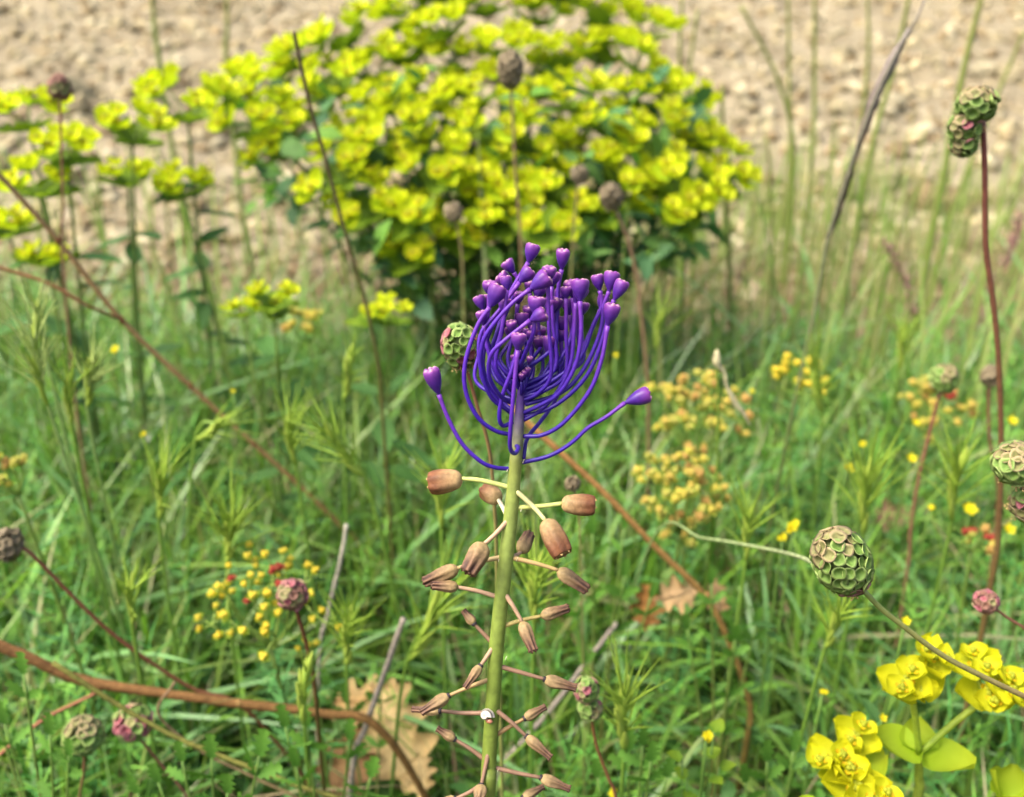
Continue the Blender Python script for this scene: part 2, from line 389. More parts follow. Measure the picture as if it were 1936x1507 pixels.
spray(N_, rt, H, [(.05, .17, .035), (.08, .23, .035), (.13, .29, .04)], 'feathery_foliage', 'soft feathery needle leaves of young spurge shoots in the grass')

# ------------------------------------------------------------------ the tassel hyacinth
def MT(py): return .250 + (py - 700) / 807 * .020                         # its stem leans a little away at the top
def MU(px, py, dz=0): return P(px, py, MT(py) + dz)
STEMPX = [(987, 690, 8), (985, 740, 14), (981, 800, 21), (976, 860, 24), (971, 920, 26), (963, 1000, 28), (954, 1080, 29), (945, 1160, 28.5), (937, 1240, 29), (933, 1310, 28), (928, 1380, 28), (924, 1450, 29), (920, 1530, 30)]
def stem_x(py): return float(np.interp(py, [s[1] for s in STEMPX], [s[0] for s in STEMPX]))
pts = [MU(x, y) for x, y, w in STEMPX]; low = pts[-1]
base = A(low[0] - .012, low[1] - .03, 0); base[2] = ground_z(base[0], base[1])
pts += [low * .6 + base * .4 + A(-.001, .006, 0), low * .25 + base * .75 + A(0, .006, 0), base - A(0, 0, .01)]
rad = [w / 2 * MT(y) / FPX for x, y, w in STEMPX] + [.0021, .0022, .0024]
tassel = thing('tassel_hyacinth', 'tall tassel hyacinth with a violet tuft above withered brown bells', 'wildflower', base)
mb = MB(); sp = spline(pts, 60); sr = np.interp(np.linspace(0, 1, 60), np.linspace(0, 1, len(rad)), rad)
STC = [S(60, 30, 140, .55), S(90, 60, 130, .6), S(140, 150, 70, .6), S(164, 184, 92, .5), S(152, 174, 76, .46), S(142, 166, 66, .44), S(138, 158, 64, .44), S(142, 158, 66, .44)]
sc_ = np.array([[np.interp(t, np.linspace(0, 1, 8) ** 1.15 * .9, [c[j] for c in STC]) for j in range(3)] for t in np.linspace(0, 1, 60)])
mb.tube(sp, sr, 12, sc_, wob=.03)
build(mb, 'stem', M_STEM, tassel)

VIO = [S(52, 26, 140, .5), S(68, 32, 172, .55), S(98, 46, 184, .55), S(128, 62, 180, .55)]
def bud_mesh(i):
    mb = MB(); n = 12; prof = [(0, .16), (.08, .2), (.2, .42), (.38, .70), (.55, .89), (.72, .99), (.86, 1.0), (.93, .95), (.97, .8), (.985, .5), (.95, .15)]
    cA, cB, cC = S(86, 42, 158, .5), S(142, 66, 158, .52), S(206, 150, 176, .55)
    def colf(t, a):
        k = .5 + .5 * math.cos(6 * a)
        if t < .35: return cA
        if t < .7: return cA * (1 - (t - .35) / .35) + cB * (t - .35) / .35
        return cB * (1 - .55 * k) + cC * .55 * k if t > .75 else cB
    amp = .05 + .05 * (i % 3)
    mb.lathe([(h * .0058, r * .00185) for h, r in prof], 18, np.eye(3), A(0, 0, 0), colf, lambda h, a: 1 + amp * math.cos(6 * a) * (h / .0058) ** 2 + .03 * math.sin(2 * a + i))
    for q in range(6):                                                    # six little closed lobes at the mouth
        a = q * math.pi / 3; mb.ball((math.cos(a) * .00115, math.sin(a) * .0011, .0053), (.00068, .00068, .00062), cC * (.9 + .15 * random.random()) if (q + i) % 3 else cB * 1.1, None, 6, 3)
    me = mb.mesh('bud', None); me.materials.append(M_PURPLE); return me
BUDS = [bud_mesh(i) for i in range(4)]
Z1 = lambda x, y: (x / 3.014 + 770, y / 3.014 + 430)
def floret(path, tip, dzs, r=.00052, bl=1.0):
    """path: photo points from the stem outwards to the bud's foot; tip: bud tip; dzs: depth at bud foot"""
    n = len(path); P3 = []
    for i, (px, py) in enumerate(path):
        t = i / (n - 1); dz = dzs * math.sin(math.pi / 2 * min(1, t * 1.25)) ** 1.0
        P3.append(MU(px, py, dz))
    sp = spline(P3, 26); t = np.linspace(0, 1, 26)
    c = np.array([[np.interp(u, [0, .35, .7, 1], [v[j] for v in VIO]) for j in range(3)] for u in t])
    mb = MB().tube(sp, r * (1.06 - .12 * t + .25 * np.maximum(0, t - .93) / .07), 8, c)
    st = build(mb, 'floret_stalk', M_PURPLE, tassel)
    tp = MU(tip[0], tip[1], dzs + random.uniform(-.001, .001)); d = tp - sp[-1]; Lb = np.linalg.norm(d)
    Mx = frame(d) @ rotz(random.uniform(0, 6))
    inst(random.choice(BUDS), 'bud', st, Mx @ np.diag([bl, bl, Lb / .0058]), sp[-1] - unit(d) * .0003, 1.0)
FL = [  # (zoom-space path from stem to bud foot, tip, depth offset, bud width)
 ([(600, 1045), (545, 995), (450, 860), (432, 740), (485, 560), (610, 330), (690, 200)], (724, 88), .004, 1.0),
 ([(650, 940), (760, 860), (842, 700), (852, 500), (862, 340), (880, 240)], (890, 118), .006, .95),
 ([(595, 930), (500, 850), (478, 700), (575, 460), (628, 310), (608, 258)], (556, 186), .007, .9),
 ([(600, 900), (520, 800), (500, 650), (560, 450), (600, 345)], (520, 262), .009, 1.0),
 ([(590, 1180), (500, 1158), (400, 1080), (332, 930), (332, 760), (400, 560), (470, 455)], (532, 322), -.004, 1.25),
 ([(600, 1060), (480, 970), (420, 800), (432, 650), (500, 540), (600, 430), (700, 352)], (812, 270), -.006, 1.1),
 ([(600, 1065), (535, 1010), (450, 900), (410, 750), (422, 600), (520, 478), (640, 312)], (712, 236), .002, 1.05),
 ([(660, 960), (830, 872), (985, 745), (1058, 560), (1108, 450), (1098, 360)], (1078, 262), .003, .9),
 ([(670, 1010), (880, 940), (1010, 800), (1098, 600), (1120, 450), (1150, 365)], (1172, 245), .001, 1.05),
 ([(660, 1080), (850, 1010), (1020, 850), (1112, 640), (1150, 480), (1178, 415)], (1236, 296), -.003, 1.0),
 ([(655, 1190), (775, 1182), (900, 1105), (1040, 930), (1108, 750), (1142, 560)], (1176, 428), -.005, 1.1),
 ([(655, 1060), (760, 1012), (870, 940), (960, 780), (990, 600), (984, 420)], (985, 288), -.007, 1.2),
 ([(655, 900), (800, 832), (902, 700), (950, 550), (942, 400)], (926, 296), .004, 1.0),
 ([(630, 830), (672, 720), (715, 610), (730, 500)], (742, 388), -.010, 1.15),
 ([(600, 1005), (530, 960), (468, 850), (478, 725), (560, 640), (700, 530)], (795, 480), -.011, .95),
 ([(615, 1240), (634, 1258), (612, 1288), (588, 1262), (586, 1180), (600, 1010), (614, 850), (630, 700)], (638, 596), -.013, 1.0),
 ([(588, 1376), (500, 1368), (420, 1335), (312, 1232), (232, 1085), (180, 952)], (128, 798), -.003, 1.15),
 ([(655, 1340), (810, 1302), (930, 1232), (1030, 1142), (1130, 1082), (1240, 1000)], (1388, 945), -.002, 1.15),
 ([(662, 1320), (682, 1205), (760, 1105), (840, 990), (905, 830), (935, 650), (925, 500)], (905, 400), .010, .95),
 ([(665, 1000), (820, 900), (960, 760), (1060, 560), (1100, 470)], (1128, 380), .006, .85),
 ([(595, 900), (500, 760), (445, 600), (432, 470)], (400, 385), .006, .85),
 ([(598, 960), (520, 850), (455, 680), (438, 560)], (418, 470), .002, .75),
 ([(600, 1110), (545, 1130), (524, 1075), (545, 950), (600, 800), (625, 680), (600, 600)], (590, 525), -.004, .8),
 ([(660, 1100), (760, 1040), (860, 930), (930, 780), (950, 600), (960, 430)], (1000, 330), -.002, 1.05),
]
for path, tip, dz, bw in FL: floret([Z1(*p) for p in path], Z1(*tip), dz, .00054, bw)
inner = [(590, 560), (760, 560), (745, 615), (815, 615), (862, 395), (885, 350), (832, 395), (845, 245), (812, 215), (880, 500), (470, 300), (430, 380), (690, 440), (560, 400), (650, 480), (980, 350), (905, 330), (700, 300), (760, 330), (520, 480), (880, 580), (640, 360), (1010, 420), (560, 270)]
for i, (bx, by) in enumerate(inner):
    up = min(1, (by - 200) / 400); sy = 800 + 140 * (1 - up) + random.uniform(-30, 110); dx = bx - 650
    side = 1 if dx > 0 else -1; sx = 628 + side * 28; dz = random.uniform(-.004, .012)
    bel = (abs(dx) * .9 + 45) * side
    fy = by + random.uniform(75, 105); fx = bx - dx * .06 + random.uniform(-18, 18)
    floret([Z1(sx, sy), Z1(628 + bel * .6, sy - 40), Z1(628 + bel, sy - 150 * (1 - .3 * up)), Z1((628 + bel) * .35 + fx * .65, (sy - 150 + fy) * .5), Z1(fx, fy)], Z1(bx, by), dz, .0005, random.uniform(.75, 1.05))
# undeveloped buds at the spindle's tip
for i in range(16):
    a = random.uniform(0, 6.28); py = random.uniform(640, 735); sx = stem_x(py); r = random.uniform(.001, .0022)
    p0 = MU(sx, py + 25); p1 = MU(sx, py) + A(math.cos(a) * r, math.sin(a) * r, .0012)
    st = build(MB().tube(spline([p0, (p0 + p1) / 2 + A(math.cos(a), math.sin(a), 0) * .0008, p1], 8), .00042, 6, VIO[0]), 'floret_stalk', M_PURPLE, tassel)
    inst(random.choice(BUDS), 'bud', st, frame(p1 - p0 + A(0, 0, .002)), p1, .42)

# withered bells: (stalk base, [bend], stalk end, tip, width px, depth at tip, age 0 fresh .. 1 dry, stalk colour)
YG, PK, BR = S(206, 214, 120, .62), S(196, 160, 126, .6), S(166, 130, 102, .5)
BELLS = [
 [(960, 922), (908, 908), (873, 905), (812, 914), 46, .001, 0, YG], [(955, 980), None, (942, 945), (917, 926), 38, .007, .1, S(226, 214, 178, .65)],
 [(984, 960), (1025, 957), (1062, 952), (1124, 956), 42, .000, 0, YG], [(981, 928), (1008, 958), (1031, 984), (1065, 1049), 46, -.007, .1, S(208, 204, 140, .62)],
 [(954, 984), None, (916, 1028), (884, 1083), 41, -.006, .45, PK], [(943, 1053), (905, 1062), (865, 1074), (803, 1101), 30, .002, .6, S(200, 176, 120, .6)],
 [(935, 1129), None, (866, 1110), (817, 1107), 24, -.001, .7, PK], [(976, 1054), (1015, 1066), (1055, 1078), (1110, 1115), 30, -.002, .55, S(200, 170, 110, .6)],
 [(978, 1052), None, (985, 1044), (1001, 1009), 29, .008, .5, PK], [(960, 1122), None, (987, 1176), (1009, 1231), 27, -.006, .7, PK],
 [(959, 1184), None, (1023, 1165), (1074, 1150), 27, .002, .7, S(190, 172, 100, .6)], [(930, 1219), None, (897, 1180), (876, 1154), 19, .003, .85, BR],
 [(928, 1222), None, (909, 1258), (879, 1301), 20, -.004, .85, PK], [(955, 1260), (990, 1273), (1029, 1284), (1090, 1301), 23, -.001, .9, BR],
 [(919, 1284), None, (849, 1315), (796, 1347), 23, -.002, .9, S(176, 148, 96, .6)], [(902, 1348), None, (833, 1344), (779, 1341), 18, .004, .95, BR],
 [(944, 1342), None, (995, 1392), (1042, 1433), 23, -.004, .9, BR], [(942, 1392), None, (991, 1359), (1032, 1336), 20, .003, .9, S(170, 136, 84, .6)],
 [(909, 1437), None, (860, 1398), (826, 1377), 20, .001, .95, BR], [(924, 1415), None, (910, 1484), (903, 1528), 25, -.008, .9, BR],
 [(944, 1451), None, (1022, 1470), (1078, 1492), 22, -.001, 1, BR], [(901, 1482), None, (862, 1510), (815, 1535), 22, .001, .9, BR],
 [(930, 1530), None, (988, 1509), (1028, 1487), 20, .004, .9, BR]]
def bell(spec, idx):
    b0, bend, b1, tip, w, dz, age, scol = spec
    sx = stem_x(b0[1]); P0 = MU(b0[0] * .45 + sx * .55, b0[1], -.0009 if dz < -.002 else (.0006 if dz > .002 else 0))
    d1 = dz * .6; P1 = MU(b1[0], b1[1], d1); P2 = MU(tip[0], tip[1], dz * 1.3)
    mid = MU(bend[0], bend[1], d1 * .5) if bend else (P0 + P1) / 2 + A(0, 0, random.uniform(-.0004, .0005))
    sp = spline([P0, mid, P1], 14)
    cc = cl(scol, 14) * np.linspace(1.05, .85 if age > .5 else 1, 14)[:, None]
    mb = MB().tube(sp, np.linspace(.00068, .00056 if age < .5 else .00048, 14), 7, cc, wob=.1 * age)
    st = build(mb, 'flower_stalk', M_STEM, tassel)
    ax = P2 - P1; Lb = np.linalg.norm(ax); Wm = w / 2 * MT(tip[1]) / FPX
    sides = 36; n = 15; ph = random.uniform(0, 1)
    def prof(u):
        fresh = np.interp(u, [0, .06, .15, .35, .6, .82, .94, 1], [.34, .62, .78, .92, 1, .97, .88, .84])
        dry = np.interp(u, [0, .06, .16, .32, .5, .72, .9, 1], [.34, .66, .94, 1, .8, .54, .46, .58]); return fresh * (1 - age) + dry * age
    pale, mid_, dark, rim = S(222, 190, 132, .5), S(168, 110, 72, .42), S(112, 66, 48, .38), S(222, 184, 120, .5)
    if age > .4: pale, mid_, dark, rim = S(204, 178, 122, .48), S(166, 126, 96, .44), S(78, 46, 44, .36), S(120, 84, 64, .4)
    def colf(t, a):
        g = .5 + .5 * math.cos(6 * (a + ph)); k = min(1, t * 1.5)
        k = k ** .8; c = pale * (1 - k) + (mid_ * (1 - .5 * g) + dark * .5 * g if age < .4 else mid_ * (.9 - .8 * (1 - g) * min(1, t * 1.4)) + dark * (.1 + .8 * (1 - g) * min(1, t * 1.4))) * k
        return c * .3 + rim * .7 if t > .93 else c
    amp = .085 + .23 * age
    radf = lambda h, a: 1 + amp * (h / Lb) * math.cos(6 * (a + ph) + age * 1.2 * h / Lb) + .10 * age * math.sin(2 * a + idx) + (.04 * math.sin(11 * a + h * 4000) * age)
    mb = MB(); Mx = frame(ax)
    mb.lathe([(u * Lb, prof(u) * Wm) for u in np.linspace(0, .97, n)] + [(Lb, Wm * prof(1) * .9), (Lb * .96, Wm * prof(1) * .45), (Lb * .85, Wm * .2)], sides, Mx, P1, colf, radf)
    fl = build(mb, 'withered_bell', M_BROWN, st)
    if age < .85:
        mt = MB()
        for q in range(6):
            a = q * math.pi / 3 + ph; r = Wm * prof(1) * .86
            mt.petal(Mx @ rotz(a) @ np.array([[0.35, 0, -.93], [0, 1, 0], [.93, 0, .35]]), P1 + Mx @ A(r * math.cos(a), r * math.sin(a), Lb * .97),   .0006, .0009, .3, .5, rim * .85, rim, 3, 3)
        build(mt, 'mouth_teeth', M_BROWN, fl)
    else:
        build(MB().tube([P1 - unit(ax) * .0003, P1 + unit(ax) * .0004], [.00075, .00085], 8, S(70, 62, 66, .5)), 'collar', M_BROWN, fl)
for i, s_ in enumerate(BELLS): bell(s_, i)
# the scars of fallen bells: small pale bracts hugging the stem
for (px, py) in [(958, 892), (984, 968), (942, 1062), (976, 1061), (935, 1135), (955, 1248), (921, 1292), (940, 1460), (988, 876)]:
    p = MU(px, py, -.0006); build(MB().petal(frame(A(0, -.4, -1)) @ np.array([[0, 0, 1], [0, 1, 0], [-1, 0, 0.]]), p, .0011, .0009, .3, .4, S(226, 222, 190, .7), S(236, 230, 210, .75), 3, 3), 'bract_scale', M_STEM, tassel)

# the striped snail on its stem
sc0 = MU(918, 1353, -.0026); sn = thing('snail', 'tiny white snail shell with dark stripes clinging to the hyacinth stem', 'snail', sc0)
th = np.linspace(0, 2 * math.pi * 3.1, 70); rs = .0023 * np.exp(-.17 * (th)); Fm = frame(A(-.25, -.75, .55), A(0, 0, 1))
cen = np.array([sc0 + Fm @ A(r * math.cos(t) * .62, r * math.sin(t) * .62, .0009 * (1 - r / .00205)) for r, t in zip(rs, th)])
mb = MB(); sides = 14; tang = np.gradient(cen, axis=0); Vv, Cc = [], []
for i in range(70):
    o_ = unit(cen[i] - sc0 - Fm @ A(0, 0, .0006)); u_ = Fm[:, 2]
    for k in range(sides):
        a = 2 * math.pi * k / sides; rr = rs[i] * .47
        Vv.append(cen[i] + rr * (math.cos(a) * o_ + 1.15 * math.sin(a) * u_)); Cc.append(S(30, 24, 26, .3) if k in (2, 13) else S(226, 214, 196, .6))
mb.add(Vv, [(i * sides + k, i * sides + (k + 1) % sides, (i + 1) * sides + (k + 1) % sides, (i + 1) * sides + k) for i in range(69) for k in range(sides)] + [tuple(range(sides))], Cc)
build(mb, 'shell', M_SNAIL, sn)
build(MB().ball(sc0 + Fm @ A(.0011, -.0012, -.0004), (.0011, .0007, .0005), S(196, 130, 100, .6), Fm), 'shell_lip', M_SNAIL, sn)

# ------------------------------------------------------------------ spurges
YB, YG2, OR = S(230, 240, 40, .70), S(190, 226, 52, .66), S(246, 218, 34, .58)
NYB = S(246, 240, 34, .62); bm_ = MB(); bm_.petal(np.eye(3), A(0, 0, 0), 1, 1.25, .45, .28, S(226, 232, 50, .6), NYB, 7, 7, .62); ME_BRACT = bm_.mesh('bract', None); ME_BRACT.materials.append(M_BRACT)
bm_ = MB(); bm_.petal(np.eye(3), A(0, 0, 0), 1, 1.05, .4, .2, YG2 * .85, S(190, 205, 50, .55), 7, 7, .62); ME_GBRACT = bm_.mesh('bract', None); ME_GBRACT.materials.append(M_BRACT)
def cyath_mb():                                                            # cup, four gland lobes, three-lobed capsule
    mb = MB(); mb.lathe([(0, .25), (.25, .5), (.6, .62), (.75, .55), (.72, .3)], 10, np.eye(3), A(0, 0, 0), lambda t, a: YB * .95)
    for q in range(4):
        a = q * math.pi / 2 + .4; mb.petal(rotz(a), A(.4 * math.cos(a), .4 * math.sin(a), .7), .55, .7, .3, .15, OR, OR * A(1.05, .85, 1), 4, 4)
    for q in range(3):
        a = q * 2.09; mb.ball((.25 * math.cos(a), .25 * math.sin(a), 1.0), (.34, .34, .36), S(206, 214, 60, .55), None, 7, 4)
    for q in range(5):
        a = q * 1.26 + .2; mb.tube([A(.2 * math.cos(a), .2 * math.sin(a), .7), A(.45 * math.cos(a), .45 * math.sin(a), 1.25)], .05, 4, OR)
    return mb
CY = cyath_mb(); ME_CY = CY.mesh('cyathium', None); ME_CY.materials.append(M_BRACT)
PET_Y = MB().petal(np.eye(3), A(0, 0, 0), 1, 1.25, .45, .28, YG2, YB, 5, 5, .62)
PET_S = MB().petal(np.eye(3), A(0, 0, 0), 1, 1.25, .5, .3, YB * .95, YB, 4, 4, .62)
def lay(az, tilt, roll=0): c, s = math.cos(tilt), math.sin(tilt); return rotz(az) @ np.array([[c, 0, -s], [0, 1, 0], [s, 0, c]]) @ rotx(roll)
def cluster_layout(seed):
    """pieces of one flower head, unit = bract length: (kind, M, T, scale)"""
    r = random.Random(seed); a0 = r.uniform(0, 6.28); out = []
    for q in range(2): out.append(('bract', lay(a0 + q * math.pi + r.uniform(-.2, .2), .12 + r.uniform(-.1, .15)), A(0, 0, 0), 1.0))
    out.append(('cy', np.eye(3), A(0, 0, .12), .34))
    for q in range(2):
        az = a0 + math.pi / 2 + q * math.pi + r.uniform(-.3, .3); c = A(math.cos(az) * .42, math.sin(az) * .42, .38 + r.uniform(-.05, .12))
        for k in range(2): out.append(('small', lay(az + k * math.pi + math.pi / 2 + r.uniform(-.4, .4), .3 + r.uniform(-.15, .2)), c, .62))
        out.append(('cy', rotz(r.uniform(0, 6)), c + A(0, 0, .06), .26))
    return out
def cluster_mesh(seed):
    mb = MB()
    for kd, M, T, s in cluster_layout(seed):
        mb.merge({'bract': PET_Y, 'small': PET_S, 'cy': CY}[kd], M * s, T)
    me = mb.mesh('flower_head', None); me.materials.append(M_BRACT); return me
CLUS = [cluster_mesh(i) for i in range(6)]
lf = MB().petal(np.eye(3), A(0, 0, 0), 1, .42, .25, -.12, S(84, 130, 62, .5), S(92, 142, 66, .5), 6, 4, .8); ME_SLEAF = lf.mesh('leaf', None); ME_SLEAF.materials.append(M_LEAF)
lf = MB().petal(np.eye(3), A(0, 0, 0), 1, .95, .25, .1, S(128, 170, 50, .5), S(160, 190, 50, .5), 6, 5, .62); ME_WHORL = lf.mesh('whorl_leaf', None); ME_WHORL.materials.append(M_BRACT)
SPST = S(120, 150, 60, .5)
def shoot(parent, root, tip, nrays, bl, spread, nleaf=6, lean=None, leafl=.028, r=.0016):
    mid = root * .45 + tip * .55; mid[:2] = root[:2] * .62 + tip[:2] * .38
    sp = spline([root - A(0, 0, .01), mid, tip], 14)
    st_mb = MB().tube(sp, np.linspace(r * 1.15, r * .8, 14), 6, np.linspace(S(100, 120, 70, .45), SPST, 14))
    ax = unit(tip - mid); Fr = frame(ax); ends = []
    for q in range(nrays):
        a = q * 6.283 / nrays + random.uniform(-.3, .3); rr = spread * random.uniform(.75, 1.15) if nrays > 1 else 0
        e_ = tip + Fr @ A(math.cos(a) * rr, math.sin(a) * rr, spread * random.uniform(.55, .85)); ends.append(e_)
        st_mb.tube(spline([tip, (tip + e_) / 2 + ax * .003, e_], 6), r * .5, 5, SPST)
    st = build(st_mb, 'shoot', M_STEM, parent)
    for e_ in ends:
        n = unit(e_ - tip + ax * .03 + A(0, -.004, .016)); inst(random.choice(CLUS), 'flower_head', st, frame(n) @ rotz(random.uniform(0, 6)), e_, bl * random.uniform(.85, 1.15))
    for q in range(4):
        inst(ME_WHORL, 'whorl_leaf', st, Fr @ lay(q * 1.57 + random.uniform(-.3, .3), random.uniform(-.1, .4)), tip, bl * random.uniform(1.3, 1.9))
    for q in range(nleaf):
        t = int(3 + 9 * (q + random.random()) / nleaf); p = sp[min(t, 12)]
        inst(ME_SLEAF, 'leaf', st, lay(random.uniform(0, 6.28), random.uniform(-.35, .5), random.uniform(-.3, .3)), p, leafl * random.uniform(.8, 1.3))
    return st
# the big bush behind
BUSH = [(440, 170), (560, 115), (640, 35), (760, -5), (900, -45), (1100, -30), (1220, 40), (1262, 130), (1340, 230), (1365, 310), (1310, 400), (1230, 420), (1150, 430), (1040, 440), (900, 455), (800, 480), (745, 420), (650, 350), (600, 300), (470, 270)]
def inside(x, y, poly):
    c = False; j = len(poly) - 1
    for i in range(len(poly)):
        (xi, yi), (xj, yj) = poly[i], poly[j]
        if (yi > y) != (yj > y) and x < (xj - xi) * (y - yi) / (yj - yi) + xi: c = not c
        j = i
    return c
bx = Y(960, 520, .86)[0]; broot = A(bx, .86, ground_z(bx, .86))
bush = thing('spurge_bush', 'large bushy spurge covered in yellow-green flower heads before bare earth', 'shrub', broot)
fixed = [(785, 405), (785, 475), (880, 445), (930, 410), (1040, 420), (1120, 400), (1200, 385), (815, 180), (1000, 190), (1080, 180), (660, 60), (690, 230), (540, 265), (500, 215)]
tips = list(fixed); tries = 0
while len(tips) < 62 and tries < 20000:
    tries += 1; x, y = random.uniform(430, 1370), random.uniform(-45, 490)
    if inside(x, y, BUSH) and all((x - a) ** 2 + (1.25 * (y - b)) ** 2 > 74 ** 2 for a, b in tips): tips.append((x, y))
for i, (px, py) in enumerate(tips):
    y0 = .70 + .24 * (1 - (py + 40) / 530) + random.uniform(-.03, .03)
    hd = Y(px, py, y0); near = py > 380
    nr = 2 if near else random.choice([4, 5, 5]); sp_ = .012 if near else .021
    tip = hd - A(0, 0, sp_ * .6)
    rt_ = broot + A(random.gauss(0, .035) + (hd[0] - bx) * .22, random.gauss(0, .03) - .02, 0); rt_[2] = ground_z(rt_[0], rt_[1])
    shoot(bush, rt_, tip, nr, .0155 if near else .0145, sp_, 4, r=.0014)
N_ = 900                                                                 # the leaves that fill the bush below its heads
q_ = []
while len(q_) < N_:
    px, py = random.uniform(470, 1340), random.uniform(120, 600)
    if not (inside(px, py, BUSH) or inside(px, py - 110, BUSH)) or random.random() > (py - 120) / 400: continue
    q_.append(Y(px, py, random.uniform(.76, .98)) if py < 420 else Y(px, py, random.uniform(.72, .9)))
q_ = np.array(q_)
fo = cover(N_, q_, (0, .01), (.014, .03), [(.05, .12, .05), (.07, .17, .06), (.10, .22, .05), (.13, .27, .04)], M_LEAF, 'foliage', None, .5)
fo.data.transform(Matrix.Translation(Vector((-broot).tolist()))); fo.parent = bush; del fo['category']
# slender spurges at its side
def slender(label, px, py, y0, heads, group=None, leafn=5, bl=.0135):
    g = Y(px, py, y0); r_ = A(g[0], y0, ground_z(g[0], y0)); t_ = thing('slender_spurge', label, 'wildflower', r_, group)
    for hx, hy, n, s in heads:
        hd = Y(hx, hy, y0 + random.uniform(-.02, .02)); shoot(t_, r_ + A(random.gauss(0, .006), random.gauss(0, .006), 0), hd - A(0, 0, s * .6), n, bl, s, leafn, r=.0013 if bl > .01 else .0009)
    return t_
slender('slender spurge with a wide flat flower head standing alone above dark leaves', 375, 470, .72, [(350, 190, 6, .026), (345, 355, 3, .014)], leafn=9)
slender('slim spurge with one lopsided yellow head, left of the flat-headed spurge', 190, 420, .68, [(245, 240, 4, .018), (240, 335, 2, .01)])
slender('bushy-headed spurge rising beside the red-topped burnet stalk', 110, 420, .64, [(50, 215, 4, .018), (122, 285, 3, .012), (70, 345, 3, .014)])
slender('short spurge with a single small yellow head at the grass edge', 90, 560, .62, [(88, 490, 2, .008), (15, 435, 2, .008)])
slender('spurge with narrow starry yellow heads rooted below the dark dry stalk', 505, 660, .55, [(460, 588, 2, .007), (515, 560, 2, .008), (520, 588, 1, .005)], bl=.0082)
slender('small starry spurge crossed by the thin dark dry stalk', 725, 680, .55, [(735, 592, 3, .011), (700, 600, 1, .006)], bl=.0082)

# the near spurges, pieces built one by one
def near_head(parent, p, axis_, bl, seed):
    Fr = frame(axis_)
    for kd, M, T, s in cluster_layout(seed):
        me = {'bract': ME_BRACT, 'small': ME_BRACT, 'cy': ME_CY}[kd]
        inst(me, 'cyathium' if kd == 'cy' else 'bract', parent, Fr @ M, p + Fr @ T * bl, s * bl)
def near_spurge(label, y0, stem_px, nodes, group=None):
    pts = [Y(x, y, y0) for x, y in stem_px]; lp = pts[-1]; r_ = A(lp[0] + .004, y0 + .015, 0); r_[2] = ground_z(r_[0], r_[1])
    t_ = thing('near_spurge', label, 'wildflower', r_, group)
    pp = pts + [lp * .5 + r_ * .5 + A(0, -.004, 0), r_ - A(0, 0, .01)]
    st = build(MB().tube(spline(pp, 24), np.linspace(.0014, .0022, 24), 8, np.linspace(S(170, 190, 60, .55), S(120, 140, 60, .5), 24)), 'stem', M_STEM, t_)
    for nd in nodes:
        if nd[0] == 'leaf':
            _, (x, y), az, tilt, Ln, kind = nd; inst(ME_GBRACT if kind else ME_SLEAF, 'bract' if kind else 'leaf', st, lay(az, tilt), Y(x, y, y0), Ln)
        else:
            _, (x0, y0_), (x1, y1_), dy, bl, hs, seed = nd
            a, b = Y(x0, y0_, y0), Y(x1, y1_, y0 + dy)
            rs_ = build(MB().tube(spline([a, (a + b) / 2 + A(0, 0, .001), b], 10), .0011, 7, np.linspace(S(150, 180, 50, .55), S(180, 200, 60, .55), 10)), 'ray', M_STEM, t_)
            for j, (ox, oy, dd) in enumerate(hs):
                c = b + A(ox * mpp(y0), dd, -oy * mpp(y0))
                if j: build(MB().tube(spline([b, (b + c) / 2, c], 5), .0008, 6, S(180, 200, 60, .55)), 'ray', M_STEM, t_)
                near_head(rs_, c, unit(A(ox * .01, -.30 + dd * 10, 1)), bl * (1 if j == 0 else .85), seed * 10 + j)
    return t_
near_spurge('near yellow spurge with two stalked heads forking from a pair of broad bracts', .245, [(1738, 1425), (1737, 1470), (1730, 1530)], [
    ('leaf', (1738, 1425), R(175), .12, .0165, 1), ('leaf', (1738, 1428), R(-35), .05, .0165, 1), ('leaf', (1738, 1428), R(80), .2, .012, 1),
    ('ray', (1738, 1425), (1722, 1305), 0, .0105, [(0, 0, 0), (-28, -35, -.004), (35, -55, .004)], 3),
    ('ray', (1738, 1425), (1862, 1322), .004, .0105, [(0, 0, 0), (30, -30, -.003), (-15, -48, .006)], 4)])
near_spurge('near yellow spurge with crowded round heads, lowest beside the forked spurge', .235, [(1600, 1507), (1600, 1560), (1596, 1620)], [
    ('ray', (1600, 1507), (1612, 1500), -.006, .0115, [(0, 0, 0), (20, -10, -.006)], 5), ('ray', (1600, 1507), (1562, 1450), .002, .0095, [(0, 0, 0), (32, -4, -.002)], 6),
    ('ray', (1600, 1507), (1612, 1402), .010, .009, [(0, 0, 0)], 7), ('leaf', (1615, 1475), R(25), .25, .013, 1), ('leaf', (1560, 1540), R(190), .1, .012, 1)])
near_spurge('pale green cupped spurge bract head beneath the forked yellow spurge', .24, [(1905, 1515), (1905, 1560), (1900, 1620)], [
    ('leaf', (1905, 1515), R(150), .75, .0125, 1), ('leaf', (1905, 1515), R(-20), .7, .0125, 1), ('leaf', (1905, 1515), R(265), .6, .011, 1), ('leaf', (1905, 1515), R(70), .8, .012, 1)])

